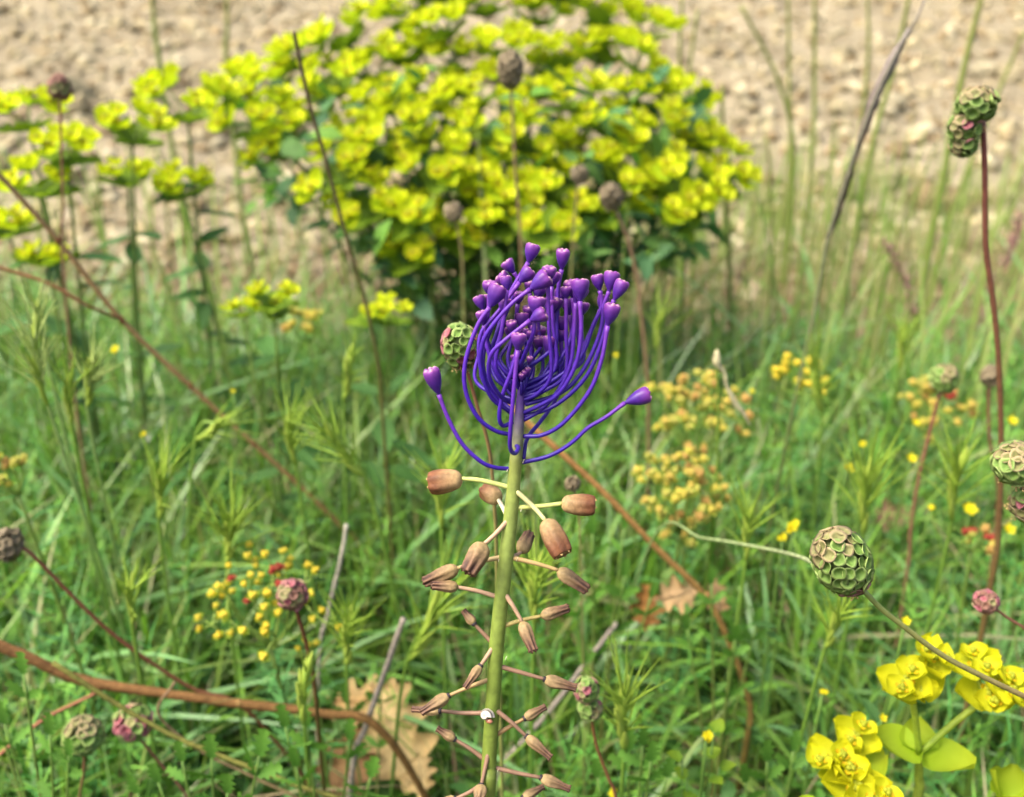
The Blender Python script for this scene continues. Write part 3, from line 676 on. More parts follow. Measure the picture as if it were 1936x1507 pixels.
# small-flowered spurges with feathery leaves
def fl_mesh(c0, c1, name='floret'):
    mb = MB()
    for q in range(2): mb.petal(lay(q * math.pi, .25), A(0, 0, 0), 1, 1.2, .4, .25, c0 * .9, c0, 4, 4, .62)
    mb.lathe([(0, .25), (.3, .45), (.6, .42), (.75, .2)], 7, np.eye(3), A(0, 0, .05), lambda t, a: c1)
    for q in range(3): mb.ball((.3 * math.cos(q * 2.1), .3 * math.sin(q * 2.1), .75), .27, c1 * A(1.05, .95, 1), None, 6, 3)
    me = mb.mesh(name, None); me.materials.append(M_BRACT); return me
FM = {'y': [fl_mesh(S(190, 215, 80, .55), S(252, 242, 90, .66)), fl_mesh(S(205, 215, 70, .56), S(252, 236, 80, .66))], 'o': [fl_mesh(S(226, 222, 110, .6), S(238, 220, 110, .6)), fl_mesh(S(230, 210, 120, .58), S(232, 196, 110, .56)), fl_mesh(S(216, 224, 100, .6), S(234, 226, 100, .6)), fl_mesh(S(204, 220, 100, .6), S(220, 222, 110, .6))], 'r': [fl_mesh(S(226, 130, 100, .52), S(220, 100, 80, .5))]}
def umbel(label, name, y0, cx, cy, wpx, hpx, n, fsz, pal, stem_px=None, needles=60, group=None, red=0):
    c = Y(cx, cy, y0); k = mpp(y0, cy); W = wpx * k * .5; Hh = hpx * k * .5
    node = c - A(0, -.004, Hh + W * .55); r_ = A(node[0] + random.uniform(-.01, .01), node[1] + .01, 0); r_[2] = ground_z(r_[0], r_[1])
    t_ = thing(name, label, 'wildflower', r_, group)
    sp = spline([node, node * .5 + r_ * .5 + A(.003, 0, 0), r_ - A(0, 0, .008)], 16)
    mb = MB().tube(sp, np.linspace(.0009, .0014, 16), 6, S(130, 160, 70, .5)); ends = []
    nr = max(5, n // 4); ri = 0
    for q in range(nr):                                                  # rays fork to florets
        a = q * 2.399; rr = math.sqrt((q + .5) / nr)
        jn = c + A(math.cos(a) * rr * W * .8, math.sin(a) * rr * W * .7, -Hh * .3 + Hh * .8 * (1 - rr * rr) + math.sin(a) * rr * Hh * .5)
        mb.tube(spline([node, (node + jn) / 2 + A(math.cos(a), math.sin(a), 0) * W * .12, jn], 7), .00055, 5, S(150, 180, 80, .52))
        for j in range(max(1, n // nr)):
            e_ = jn + A(random.gauss(0, 1), random.gauss(0, 1), .3 + random.gauss(0, .7)) * W * .15
            mb.tube([jn, e_], .0004, 4, S(160, 190, 80, .52)); ends.append(e_)
    st = build(mb, 'stem', M_STEM, t_)
    for i, e_ in enumerate(ends):
        me = random.choice(FM['r'] if i < red else FM[pal]); inst(me, 'floret', st, frame(unit(e_ - node + A(0, -.01, .02))) @ rotz(random.uniform(0, 6)), e_, fsz * random.uniform(.8, 1.2))
    if needles:
        t = rng.uniform(0, .75, needles); ax = np.array([sp[int(u * 15)] for u in t]); el = rng.uniform(-.1, .6, needles); Ls = rng.uniform(.012, .022, needles)
        Hs = np.maximum(Ls * np.abs(np.sin(el)), .002); V, F, C = blades(needles, ax, Hs, np.full(needles, .0013), Ls * np.cos(el) / Hs, rng.uniform(0, 6.28, needles), np.zeros(needles), cols(needles, [(.07, .21, .06)]), cols(needles, [(.10, .27, .07)]), 2)
        tag(bulk('needle_leaves', V - ORG[t_], F, C, M_LEAF, True, t_), kind='stuff')
    return t_
umbel('domed cluster of tiny yellow spurge florets with a few red bracts by the brown stem', 'feathery_spurge', .34, 495, 1130, 265, 130, 56, .0030, 'y', needles=120, red=5)
umbel('few small yellow florets beneath the red burnet head', 'feathery_spurge', .34, 583, 1228, 48, 24, 8, .0024, 'y', needles=30)
umbel('wide rounded mass of yellow-orange spurge cups below the white dry awn', 'orange_spurge', .50, 1320, 775, 220, 110, 64, .0042, 'o', needles=90)
umbel('loose tuft of yellow-orange spurge cups behind the orange slanting stem', 'orange_spurge', .42, 1295, 925, 200, 110, 60, .0038, 'o', needles=80)
umbel('small orange-yellow spurge head beneath the loose orange tuft', 'orange_spurge', .42, 1300, 1000, 110, 30, 12, .0038, 'o', needles=30)
umbel('compact yellow spurge head split by the long leaning dry grass stalk', 'orange_spurge', .56, 1510, 712, 125, 60, 26, .0046, 'y', needles=50)
umbel('orange and yellow spurge head behind the round green burnet', 'orange_spurge', .56, 1770, 765, 145, 70, 34, .0045, 'o', needles=50, red=4)
umbel('yellow-orange florets half cut off beside the pale leaning grass spikes', 'feathery_spurge', .38, 15, 895, 90, 70, 18, .0030, 'o', needles=40)
umbel('faded yellow spurge tuft right of the starry spurge', 'feathery_spurge', .57, 580, 612, 80, 45, 16, .0040, 'o', needles=30)
umbel('red-orange florets beside the tall red burnet stalk foot', 'orange_spurge', .40, 1850, 1020, 90, 26, 12, .0032, 'o', needles=20, red=4)

# ------------------------------------------------------------------ salad burnets
def cup_mb(c0, c1):
    mb = MB(); pr_ = [(0, .2), (.35, .62), (.8, .9), (1.15, 1.22), (.85, .72), (.45, .3)]
    mb.lathe(pr_, 16, np.eye(3), A(0, 0, 0), lambda t, a: c0 * (1 - t) + c1 * t if t < .7 else c0 * .8, lambda h, a: 1 + .13 * abs(math.cos(2 * a)) * (h > .3) + .05 * math.sin(3 * a)); return mb
CUPS = [cup_mb(S(140, 182, 80, .5), S(206, 224, 140, .55)), cup_mb(S(170, 170, 106, .55), S(216, 180, 150, .58)), cup_mb(S(166, 120, 100, .5), S(206, 160, 140, .52)), cup_mb(S(206, 116, 126, .5), S(230, 170, 170, .54)), cup_mb(S(166, 150, 116, .52), S(190, 172, 138, .54))]
ME_CUP = []
for c_ in CUPS: me = c_.mesh('floret', None); me.materials.append(M_HEAD); ME_CUP.append(me)
STAM = MB()
for q in range(7):
    a = q * .9; e_ = A(math.cos(a) * .8, math.sin(a) * .8, 2.0 + .5 * math.sin(q * 2)); STAM.tube([A(0, 0, .3), e_ * .6, e_], .07, 4, S(200, 150, 110, .55)); STAM.ball(e_, .26, S(230, 200, 130, .6), None, 5, 3)
ME_STAM = STAM.mesh('stamens', None); ME_STAM.materials.append(M_HEAD)
def burnet_head(parent, c, ax, W, Hh, pal, n, parts, stamens=0):
    Fr = frame(ax); core = S(140, 156, 90, .5) if pal != 'd' else S(130, 112, 90, .48)
    mb = MB().ball(c, (W * .40, W * .40, Hh * .42), core, Fr, 10, 7); cs = W * .5 * math.sqrt(9.5 / n) * .64; ins = []
    for i in range(n):
        z = 1 - 2 * (i + .5) / n; r_ = math.sqrt(1 - z * z); a = i * 2.39996; d = A(r_ * math.cos(a), r_ * math.sin(a), z)
        p = c + Fr @ (d * A(W * .41, W * .41, Hh * .43)); nrm = Fr @ unit(d / A(W, W, Hh))
        k = {'g': 0 if z < .55 else (1 if random.random() < .7 else 0), 'p': random.choice([1, 2, 2, 3]), 'k': random.choice([0, 0, 3, 1]), 'd': 4}[pal]
        if pal == 'g' and z < -.75: k = 2
        ins.append((k, frame(unit(nrm + A(random.gauss(0, .16), random.gauss(0, .16), random.gauss(0, .16)))) @ rotz(random.uniform(0, 6)), p, cs * random.uniform(.85, 1.15), z))
    if not parts:
        for k, M, p, s, z in ins: mb.merge(CUPS[k], M * s, p)
        hd = build(mb, 'flower_head', M_HEAD, parent)
    else:
        hd = build(mb, 'flower_head', M_HEAD, parent)
        for k, M, p, s, z in ins: inst(ME_CUP[k], 'floret', hd, M, p, s)
    if stamens:
        low = sorted(ins, key=lambda q: q[4])[:stamens]
        for k, M, p, s, z in low: inst(ME_STAM, 'stamens', hd, M, p, s * .8)
    return hd
RED, GRN, BRN = S(156, 96, 78, .5), S(150, 168, 86, .52), S(160, 130, 96, .5)
def burnet(label, y0, heads, stem_px, wpx, c0, c1, group=None, name='salad_burnet', dy=.0):
    pts = [Y(x, y, y0 + dy * i) for i, (x, y) in enumerate(stem_px)]; lp = pts[-1]; d_ = unit(lp - pts[-2])
    r_ = A(lp[0] + d_[0] * max(.01, lp[2]) * .35, lp[1] + .004, 0); r_[2] = ground_z(r_[0], r_[1]); t_ = thing(name, label, 'wildflower', r_, group)
    k = mpp(y0, stem_px[0][1]); pp = pts + [lp * .55 + r_ * .45 + A(d_[0] * lp[2] * .08, 0, 0), r_ - A(0, 0, .008)]
    n = 30; st = build(MB().tube(spline(pp, n), np.linspace(wpx * .5 * k * .85, wpx * .5 * k * 1.1, n), 8, np.array([c0 * (1 - u) + c1 * u for u in np.linspace(0, 1, n)]), wob=.06), 'stem', M_STEM, t_)
    for (hx, hy, w, h, ax, pal, cnt, parts, stm) in heads:
        c = Y(hx, hy, y0); hd = burnet_head(st if parts == 0 else t_, c, A(*ax), w * k, h * k, pal, cnt, parts, stm)
        foot = c - unit(A(*ax)) * h * k * .4; near = min(range(len(pts)), key=lambda i: np.linalg.norm(pts[i] - foot))
        if np.linalg.norm(pts[near] - foot) > .001: build(MB().tube(spline([foot + unit(A(*ax)) * .001, (foot + pts[near]) / 2 + A(0, 0, -.0006), pts[near]], 6), wpx * .4 * k, 6, c0), 'head_stalk', M_STEM, t_)
    return t_
burnet('large green burnet head on a long brown stem bending right, nearest of its kind', .218, [(1592, 1062, 98, 132, (-.5, .12, .87), 'g', 84, 1, 3)], [(1628, 1112), (1665, 1150), (1700, 1178), (1780, 1238), (1860, 1280), (1940, 1318), (2020, 1352), (2080, 1400)], 12, GRN, RED)
burnet('pink and green burnet head peeping out behind the violet tuft', .262, [(872, 655, 64, 84, (-.15, -.2, 1), 'k', 60, 1, 12)], [(882, 695), (900, 760), (925, 850), (935, 960), (940, 1100)], 8, RED, GRN)
burnet('reddish burnet heads at the frame of the meadow beside the tall red stalk', .25, [(1922, 876, 78, 62, (-.2, -.2, 1), 'g', 60, 1, 10), (1945, 950, 55, 70, (.2, -.3, .8), 'k', 40, 0, 6)], [(1934, 905), (1955, 990), (1975, 1100), (1990, 1250)], 9, RED, RED)
burnet('tall red stalk carrying three stacked burnet heads above bare earth', .36, [(1846, 198, 62, 52, (-.2, -.2, 1), 'g', 44, 0, 0), (1824, 243, 50, 52, (-.9, -.2, .2), 'k', 34, 0, 6), (1822, 272, 42, 34, (-.8, -.3, -.4), 'g', 26, 0, 3)], [(1858, 222), (1862, 330), (1864, 470), (1878, 570), (1889, 700), (1893, 860), (1888, 1000), (1878, 1080)], 13, S(140, 76, 70, .5), S(128, 112, 60, .5))
burnet('round green burnet head on a thin stalk before the orange spurge', .45, [(1785, 716, 42, 42, (.1, -.2, 1), 'g', 34, 0, 0)], [(1779, 736), (1757, 820), (1738, 900), (1722, 1000), (1718, 1060)], 8, RED, BRN)
burnet('small brown burnet head touching the tall red stalk', .47, [(1874, 711, 30, 32, (0, 0, 1), 'd', 30, 0, 0)], [(1869, 728), (1871, 830), (1884, 900), (1886, 960)], 7, RED, BRN)
burnet('rosy round burnet head on a dark red stalk amid yellow florets', .30, [(553, 1124, 50, 50, (-.15, -.2, 1), 'p', 50, 1, 0)], [(558, 1146), (580, 1220), (594, 1290), (602, 1380), (612, 1480), (620, 1560)], 9, S(110, 54, 40, .5), S(110, 120, 56, .5))
burnet('pink and pale green burnet head touching a withered bell', .262, [(1108, 1304, 38, 48, (-.2, -.2, 1), 'k', 34, 1, 4), (1116, 1340, 36, 34, (.2, -.3, -.6), 'k', 24, 0, 3)], [(1116, 1345), (1128, 1410), (1150, 1470), (1168, 1530)], 7, S(150, 100, 60, .5), RED)
burnet('pale burnet head hanging among toothed leaves under the thick brown stem', .29, [(158, 1390, 62, 58, (.1, -.3, 1), 'g', 44, 0, 6)], [(160, 1415), (158, 1460), (150, 1540)], 7, RED, GRN)
burnet('low pink burnet head just right of the pale one under the brown stem', .30, [(250, 1366, 58, 40, (.1, -.3, 1), 'k', 40, 0, 0)], [(255, 1385), (300, 1440), (350, 1500), (380, 1560)], 6, RED, BRN)
burnet('dark rosy burnet head high on a straight stalk against bare earth', .55, [(112, 165, 34, 36, (0, 0, 1), 'p', 30, 0, 0)], [(113, 182), (117, 300), (119, 400), (118, 480)], 6, RED, BRN)
burnet('brownish burnet head with a long dark red stem slanting into the thick brown stem', .34, [(15, 1030, 50, 36, (-.8, -.2, .4), 'd', 36, 0, 0)], [(38, 1036), (60, 1048), (150, 1140), (230, 1212), (360, 1300), (470, 1345)], 8, S(120, 60, 50, .5), S(130, 90, 50, .5))
burnet('grey-brown oval seed head standing before the top of the yellow bush', .60, [(964, 132, 42, 66, (0, -.1, 1), 'd', 44, 0, 0)], [(966, 165), (970, 240), (975, 330), (985, 470)], 6, BRN, BRN)
burnet('brown seed head before the right side of the yellow bush', .58, [(1156, 372, 36, 46, (-.2, -.1, 1), 'd', 36, 0, 0)], [(1164, 395), (1195, 480), (1213, 600), (1222, 690), (1226, 760)], 8, BRN, BRN)
burnet('tiny brown seed head before the lower yellow bush, above the tuft', .60, [(857, 402, 26, 30, (0, 0, 1), 'd', 26, 0, 0)], [(862, 418), (873, 480), (876, 570)], 5, BRN, GRN)
burnet('tiny brown seed head amid the middle of the yellow bush', .62, [(1096, 330, 26, 26, (0, 0, 1), 'd', 26, 0, 0)], [(1092, 345), (1086, 420), (1082, 480)], 5, BRN, GRN)
burnet('small pinkish burnet head on a short red stalk above the near spurge', .27, [(1864, 1138, 38, 30, (-.6, -.2, .7), 'p', 36, 0, 0)], [(1876, 1146), (1905, 1168), (1945, 1196), (1990, 1260)], 6, RED, RED)
burnet('very small brown seed head above the right-hand fresh bell', .33, [(1083, 915, 22, 22, (0, 0, 1), 'd', 22, 0, 0)], [(1086, 924), (1092, 960), (1096, 1010)], 4, BRN, GRN)

# ------------------------------------------------------------------ single dry stems and stalks
def drystem(name, label, pxs, w0, w1, y0, y1, c0, c1, mat=None, root=True, cat='stem', extra=None, wob=.15, n=44):
    m = len(pxs); pts = [Y(x, y, y0 + (y1 - y0) * i / (m - 1)) for i, (x, y) in enumerate(pxs)]; lp = pts[-1]
    d_ = unit(lp - pts[-2]); r_ = A(lp[0] + d_[0] * .3 * max(.01, lp[2]), lp[1] + .005, 0); r_[2] = ground_z(r_[0], r_[1])
    pp = pts + ([lp * .5 + r_ * .5 + A(d_[0] * .06 * lp[2], 0, 0), r_ - A(0, 0, .006)] if root else [])
    k = mpp((y0 + y1) / 2, pxs[len(pxs) // 2][1]); t_ = thing(name, label, cat, r_)
    sp = spline(pp, n); ra = np.linspace(w0 * .5 * k, w1 * .5 * k, n)
    st = build(MB().tube(sp, ra, 8, np.array([c0 * (1 - u) + c1 * u for u in np.linspace(0, 1, n)]), wob=wob), 'stalk', mat or M_DRY, t_)
    return t_, st, pts, sp
OB, TAN, GREY, OLV = S(190, 138, 82, .48), S(196, 170, 120, .58), S(170, 158, 144, .55), S(136, 136, 66, .5)
t_, st, pts, sp = drystem('slanting_stem', 'long thin orange-brown stem slanting across the left meadow', [(-60, 270), (0, 332), (110, 455), (230, 605), (360, 730), (480, 840), (600, 950), (720, 1075)], 9, 11, .46, .54, S(196, 160, 112, .5), S(200, 150, 92, .5))
b0 = pts[3]; q = [b0, Y(160, 575, .475), Y(90, 535, .47), Y(0, 506, .465), Y(-60, 480, .46)]
build(MB().tube(spline(q, 16), .0009, 6, S(166, 116, 76, .52)), 'side_branch', M_DRY, t_)
for j in (2, 3, 4, 5): build(MB().ball(pts[j], (.0018, .0018, .0026), S(150, 96, 60, .5)), 'node', M_DRY, t_)
t_, st, pts, sp = drystem('slanting_stem', 'orange-brown stem slanting down to the right from behind the hyacinth', [(960, 765), (1030, 828), (1140, 930), (1240, 1035), (1335, 1130), (1385, 1230), (1418, 1330), (1412, 1400)], 12, 13, .40, .37, OB, S(126, 116, 54, .5))
build(MB().ball(pts[4], (.0024, .0024, .0032), S(176, 130, 80, .5)), 'node', M_DRY, t_)
t_, st, pts, sp = drystem('fallen_stem', 'thick ribbed brown stem lying across the lower left', [(-40, 1205), (60, 1246), (150, 1285), (300, 1310), (450, 1330), (600, 1348), (720, 1380)], 21, 15, .325, .335, S(150, 108, 66, .46), S(140, 106, 58, .46), wob=.2)
for j in (2, 4): build(MB().ball(pts[j], (.0034, .0022, .0022), S(160, 126, 76, .52)), 'node', M_DRY, t_)
q = [pts[4] + A(.01, 0, .002), Y(430, 1330, .33), Y(340, 1300, .335), Y(200, 1240, .34), Y(120, 1190, .345)]
drystem('olive_stem', 'olive green stem crossing over the thick brown stem', [(100, 1252), (200, 1318), (320, 1388), (450, 1442), (560, 1485), (680, 1540)], 9, 10, .30, .295, OLV, OLV)
drystem('olive_stem', 'thin pinkish grass stem under the olive stem', [(330, 1290), (300, 1350), (380, 1420), (480, 1470), (600, 1540)], 5, 6, .315, .31, S(160, 130, 100, .5), S(140, 130, 80, .5))
drystem('dry_grass_stalk', 'thin dark dry grass stalk standing before the left of the yellow bush', [(556, 60), (566, 110), (585, 195), (615, 300), (650, 430), (690, 570), (716, 690), (722, 760)], 7, 8, .48, .50, S(110, 90, 72, .48), S(120, 120, 56, .48))
t_, st, pts, sp = drystem('dry_grass_stalk', 'long leaning grey-brown dry grass stalk before the bare earth', [(1748, 0), (1735, 30), (1690, 110), (1640, 220), (1600, 340), (1568, 440), (1545, 560), (1520, 680), (1500, 770)], 4, 9, .52, .50, S(150, 140, 130, .52), S(110, 130, 56, .48))
mb = MB()                                                                  # wrapped dry sheath
mb.tube(spline([Y(1720, 55, .519), Y(1690, 110, .519), Y(1652, 190, .518), Y(1640, 225, .518), Y(1608, 320, .516)], 16), [.0012 + .0016 * math.sin(i / 15 * 3.1) * (1 + .25 * math.sin(i * 1.7)) for i in range(16)], 7, np.linspace(S(160, 150, 144, .54), S(110, 92, 76, .48), 16), wob=.3)
build(mb, 'dry_sheath', M_DRY, t_)
mb = MB(); mb.tube(spline([Y(1608, 320, .516), Y(1600, 345, .516), Y(1580, 410, .515), Y(1565, 450, .514)], 10), [.0016, .002, .0022, .002, .0024, .002, .0018, .0016, .0015, .0013], 7, S(100, 88, 70, .46), wob=.3); build(mb, 'dry_sheath', M_DRY, t_)
drystem('grey_twig', 'short broken grey twig rising from the dry oak leaves', [(763, 1170), (750, 1205), (735, 1250), (706, 1330), (690, 1380), (670, 1430)], 11, 12, .345, .34, GREY, GREY, wob=.25, cat='twig')
drystem('grey_twig', 'pale thin forked twig above the feathery yellow florets', [(655, 992), (648, 1040), (632, 1110), (618, 1170), (605, 1230)], 8, 8, .38, .375, S(196, 190, 170, .56), GREY, wob=.25, cat='twig')
drystem('grey_twig', 'slim grey twig leaning behind the hyacinth stem', [(1166, 1178), (1110, 1250), (1050, 1330), (990, 1400), (950, 1450)], 9, 10, .37, .36, GREY, GREY, wob=.25, cat='twig')
drystem('pale_stalk', 'pale whitish green stalk running up to the large burnet head', [(1585, 1105), (1565, 1086), (1520, 1056), (1440, 1036), (1330, 1018), (1235, 1016)], 10, 3, .235, .37, S(190, 196, 150, .5), S(110, 150, 60, .45))
drystem('red_stem', 'thin pinkish red stem in the lower left corner', [(200, 1300), (170, 1316), (80, 1362), (0, 1426), (-50, 1470)], 6, 8, .33, .31, S(176, 120, 90, .52), S(176, 110, 90, .52))
t_, st, pts, sp = drystem('white_dry_awn', 'curled white dry grass tip on a green stalk above the orange spurge', [(1356, 690), (1358, 760), (1357, 850), (1352, 930)], 5, 7, .42, .42, S(130, 160, 60, .5), S(110, 150, 50, .5))
mb = MB(); mb.tube(spline([Y(1355, 662, .42), Y(1357, 690, .42), Y(1370, 705, .42), Y(1374, 730, .42), Y(1392, 765, .42), Y(1405, 780, .42), Y(1420, 808, .42)], 22), [.0006, .0014, .0017, .0017, .0014, .0010, .0008, .0007, .0008, .0008, .0007, .0008, .0010, .0012, .0013, .0012, .0011, .0010, .0009, .0007, .0005, .0002], 6, S(216, 206, 160, .6), wob=.2)
build(mb, 'curled_tip', M_DRY, t_)

# green grass stalks standing in the background
STK = [((1365, 160), (1370, 330), (1382, 560), 10, .95), ((1400, 10), (1470, 150), (1500, 300), 9, 1.2), ((1490, -20), (1492, 150), (1493, 330), 8, 1.25), ((1540, -20), (1540, 120), (1535, 300), 9, 1.2), ((1722, -20), (1690, 130), (1640, 320), 11, 1.0),
       ((1860, -20), (1825, 120), (1790, 300), 14, .9), ((1936, 60), (1890, 170), (1800, 400), 9, 1.1), ((1640, -20), (1640, 130), (1610, 360), 8, 1.15), ((1290, -10), (1285, 150), (1295, 420), 8, 1.0), ((1318, 20), (1300, 200), (1310, 450), 8, 1.1),
       ((428, -20), (430, 60), (430, 140), 9, 1.3), ((285, -20), (292, 40), (298, 90), 10, 1.3), ((1245, 40), (1240, 160), (1250, 330), 8, 1.1), ((1380, 250), (1375, 420), (1380, 620), 8, .9), ((1450, 260), (1460, 420), (1455, 600), 7, .95), ((1700, 420), (1690, 540), (1670, 650), 8, .8), ((1580, 380), (1560, 500), (1545, 640), 8, .85)]
for a, b, c, w, y0 in STK:
    p = [Y(*a, y0), Y(*b, y0), Y(*c, y0)]; lp = p[-1]; r_ = A(lp[0] + (lp[0] - p[1][0]) * .4, y0, 0); r_[2] = ground_z(r_[0], r_[1]); k = mpp(y0)
    t_ = thing('grass_stalk', 'slender green grass stalk standing against the bare earth', 'grass stalk', r_, 'grass stalks against the bare earth')
    sp = spline(p + [r_ - A(0, 0, .01)], 22); cA_ = S(158, 162, 84, .46)
    build(MB().tube(sp, np.linspace(w * .32 * k, w * .5 * k, 22), 6, np.linspace(cA_, S(140, 166, 76, .5), 22)), 'culm', M_STEM, t_)
    az = random.uniform(0, 6.28); V, F, C = blades(1, np.array([sp[16]]), A(.08), A(.003), A(.35), A(az), A(.1), cols(1, [(.16, .29, .06)]), cols(1, [(.22, .33, .08)]), 6)
    bulk('grass_leaf', V - ORG[t_], F, C, M_GRASS, True, t_)
# pink feathery grass plumes
for lab, ax_, y0 in [('drooping pinkish grass plume before the bare earth', [(1672, 462), (1690, 490), (1710, 530), (1722, 575), (1726, 600)], .75), ('blurred pale pink grass plume beside the tall red burnet stalk', [(1926, 410), (1922, 440), (1912, 470), (1895, 510)], .85)]:
    pts = [Y(x, y, y0) for x, y in ax_]; lp = pts[-1]; r_ = A(lp[0], y0, ground_z(lp[0], y0)); t_ = thing('pink_grass_plume', lab, 'grass', r_)
    build(MB().tube(spline(pts + [lp * .4 + r_ * .6, r_], 20), .0007, 5, S(150, 150, 90, .5)), 'culm', M_STEM, t_)
    sp = spline(pts, 20); n = 120; mb = MB()
    for i in range(n):
        u = random.random(); p = sp[int(u * 19)]; d = unit(A(random.gauss(0, 1), random.gauss(0, 1), .4 + random.gauss(0, .6))); mb.tube([p, p + d * .003, p + d * .007], [.0006, .0007, .0001], 4, S(206, 160, 150, .55) * random.uniform(.8, 1.2))
    tag(build(mb, 'plume', M_DRYLEAF, t_), kind='stuff')

# ------------------------------------------------------------------ awned grass spikes
def spikelet_mesh():
    mb = MB(); mb.lathe([(0, .1), (.15, .34), (.4, .42), (.7, .3), (1, .06)], 8, np.eye(3), A(0, 0, 0), lambda t, a: S(150, 186, 60, .52) * (1 - t) + S(190, 210, 90, .54) * t)
    me = mb.mesh('spikelet', None); me.materials.append(M_STEM); return me
ME_SPK = spikelet_mesh()
def spike(px0, px1, y0, awn, n_awn, w, bend=0, pale=0):
    a, b = Y(*px0, y0), Y(*px1, y0 - .006); k = mpp(y0, px0[1]); Ls = np.linalg.norm(b - a); d = unit(b - a)
    r_ = A(a[0] - d[0] * .05 + bend, y0 + .02, 0); r_[2] = ground_z(r_[0], r_[1])
    t_ = thing('awned_grass', 'green awned grass spike with a fan of long bristles', 'grass spike', r_, 'awned grass spikes in the meadow')
    c_ = S(150, 186, 70, .52) if not pale else S(176, 200, 120, .54)
    st = build(MB().tube(spline([b, a, a * .6 + r_ * .4 - d * .006, r_ - A(0, 0, .008)], 22), np.linspace(.0006, .0011, 22), 6, np.linspace(c_, S(100, 150, 60, .5), 22)), 'culm', M_STEM, t_)
    Fr = frame(d); ns = 6; mb = MB()
    for i in range(ns):
        u = i / ns; p = a + (b - a) * u * .95; side = (-1) ** i
        inst(ME_SPK, 'spikelet', st, Fr @ rotz(i * 2.4) @ rotx(.22 * side) @ np.diag([w * k * 1.0, w * k * 1.0, Ls * .5]), p, 1.0)
    for i in range(n_awn):
        u = random.uniform(.25, 1); p = a + (b - a) * u; az = random.uniform(0, 6.28); sp_ = random.uniform(.1, .95) * (1.1 - .4 * u)
        dd = unit(Fr @ A(math.cos(az) * sp_, math.sin(az) * sp_, 1)); L_ = awn * k * random.uniform(.6, 1.1); e_ = p + dd * L_ + A(0, 0, -.08 * L_ * sp_)
        mb.tube([p, p + dd * L_ * .5, e_], [.00052, .00040, .00012], 3, c_ * A(1.5, 1.4, 1.3), cap=False)
    tag(build(mb, 'bristles', M_STEM, st), kind='stuff')
    return t_
SPK = [((428, 1065), (440, 985), .40, 150, 34, 16, 0, 0), ((655, 1258), (662, 1178), .37, 130, 40, 18, 0, 0), ((1180, 1415), (1180, 1318), .31, 150, 34, 22, 0, 0), ((575, 1365), (578, 1270), .325, 60, 14, 18, 0, 0),
       ((92, 770), (60, 640), .42, 130, 26, 12, .02, 1), ((165, 770), (175, 690), .44, 120, 26, 12, .01, 1), ((135, 800), (130, 730), .43, 110, 20, 14, 0, 0), ((85, 660), (70, 590), .48, 110, 22, 12, 0, 1),
       ((650, 755), (665, 675), .50, 70, 18, 14, 0, 0), ((690, 900), (620, 820), .42, 120, 26, 16, 0, 0), ((1632, 1010), (1640, 905), .42, 170, 36, 16, 0, 0), ((1800, 985), (1812, 880), .42, 150, 30, 16, 0, 0),
       ((1560, 1225), (1590, 1160), .34, 120, 24, 14, 0, 0), ((1010, 1180), (1015, 1080), .36, 160, 34, 16, 0, 0), ((835, 1000), (838, 900), .40, 140, 26, 14, 0, 0), ((1555, 780), (1540, 700), .55, 130, 22, 12, 0, 0),
       ((770, 1250), (840, 1130), .38, 170, 30, 15, 0, 0), ((370, 830), (420, 800), .48, 110, 22, 12, 0, 0), ((1240, 660), (1250, 600), .7, 90, 16, 12, 0, 0), ((1700, 700), (1710, 630), .65, 110, 18, 12, 0, 0), ((300, 980), (310, 900), .42, 140, 24, 12, 0, 0), ((1410, 1060), (1418, 980), .4, 130, 22, 13, 0, 0), ((250, 1180), (250, 1110), .37, 120, 20, 12, 0, 0), ((560, 880), (545, 800), .46, 130, 22, 13, 0, 0)]
for s_ in SPK: spike(s_[0], s_[1], s_[2] * .9, *s_[3:])

# ------------------------------------------------------------------ toothed burnet leaf rosettes
def leaflet_mesh():
    mb = MB(); V = []; C = []; nt_ = 4; c0, c1 = S(96, 150, 56, .52), S(126, 180, 70, .52)
    mid, le, ri = [], [], []
    for i in range(2 * nt_ + 1):
        u = i / (2 * nt_); w = .30 * math.sin(math.pi * (u * .86 + .08)) ** .7; w *= 1.0 if i % 2 else .42
        uu = u + (.09 if i % 2 else 0)
        mid.append(A(u, 0, -.04 + .1 * u * (1 - u))); le.append(A(uu, w, .10 * w * 2)); ri.append(A(uu, -w, .10 * w * 2))
    m = len(mid); V = mid + le + ri; F = []
    for i in range(m - 1): F += [(i, i + 1, m + i + 1, m + i), (i, 2 * m + i, 2 * m + i + 1, i + 1)]
    mb.add(V, F, [c0 * (1 - i / m) + c1 * i / m for i in range(m)] * 3); me = mb.mesh('leaflet', None); me.materials.append(M_LEAF); return me
ME_LFT = leaflet_mesh()
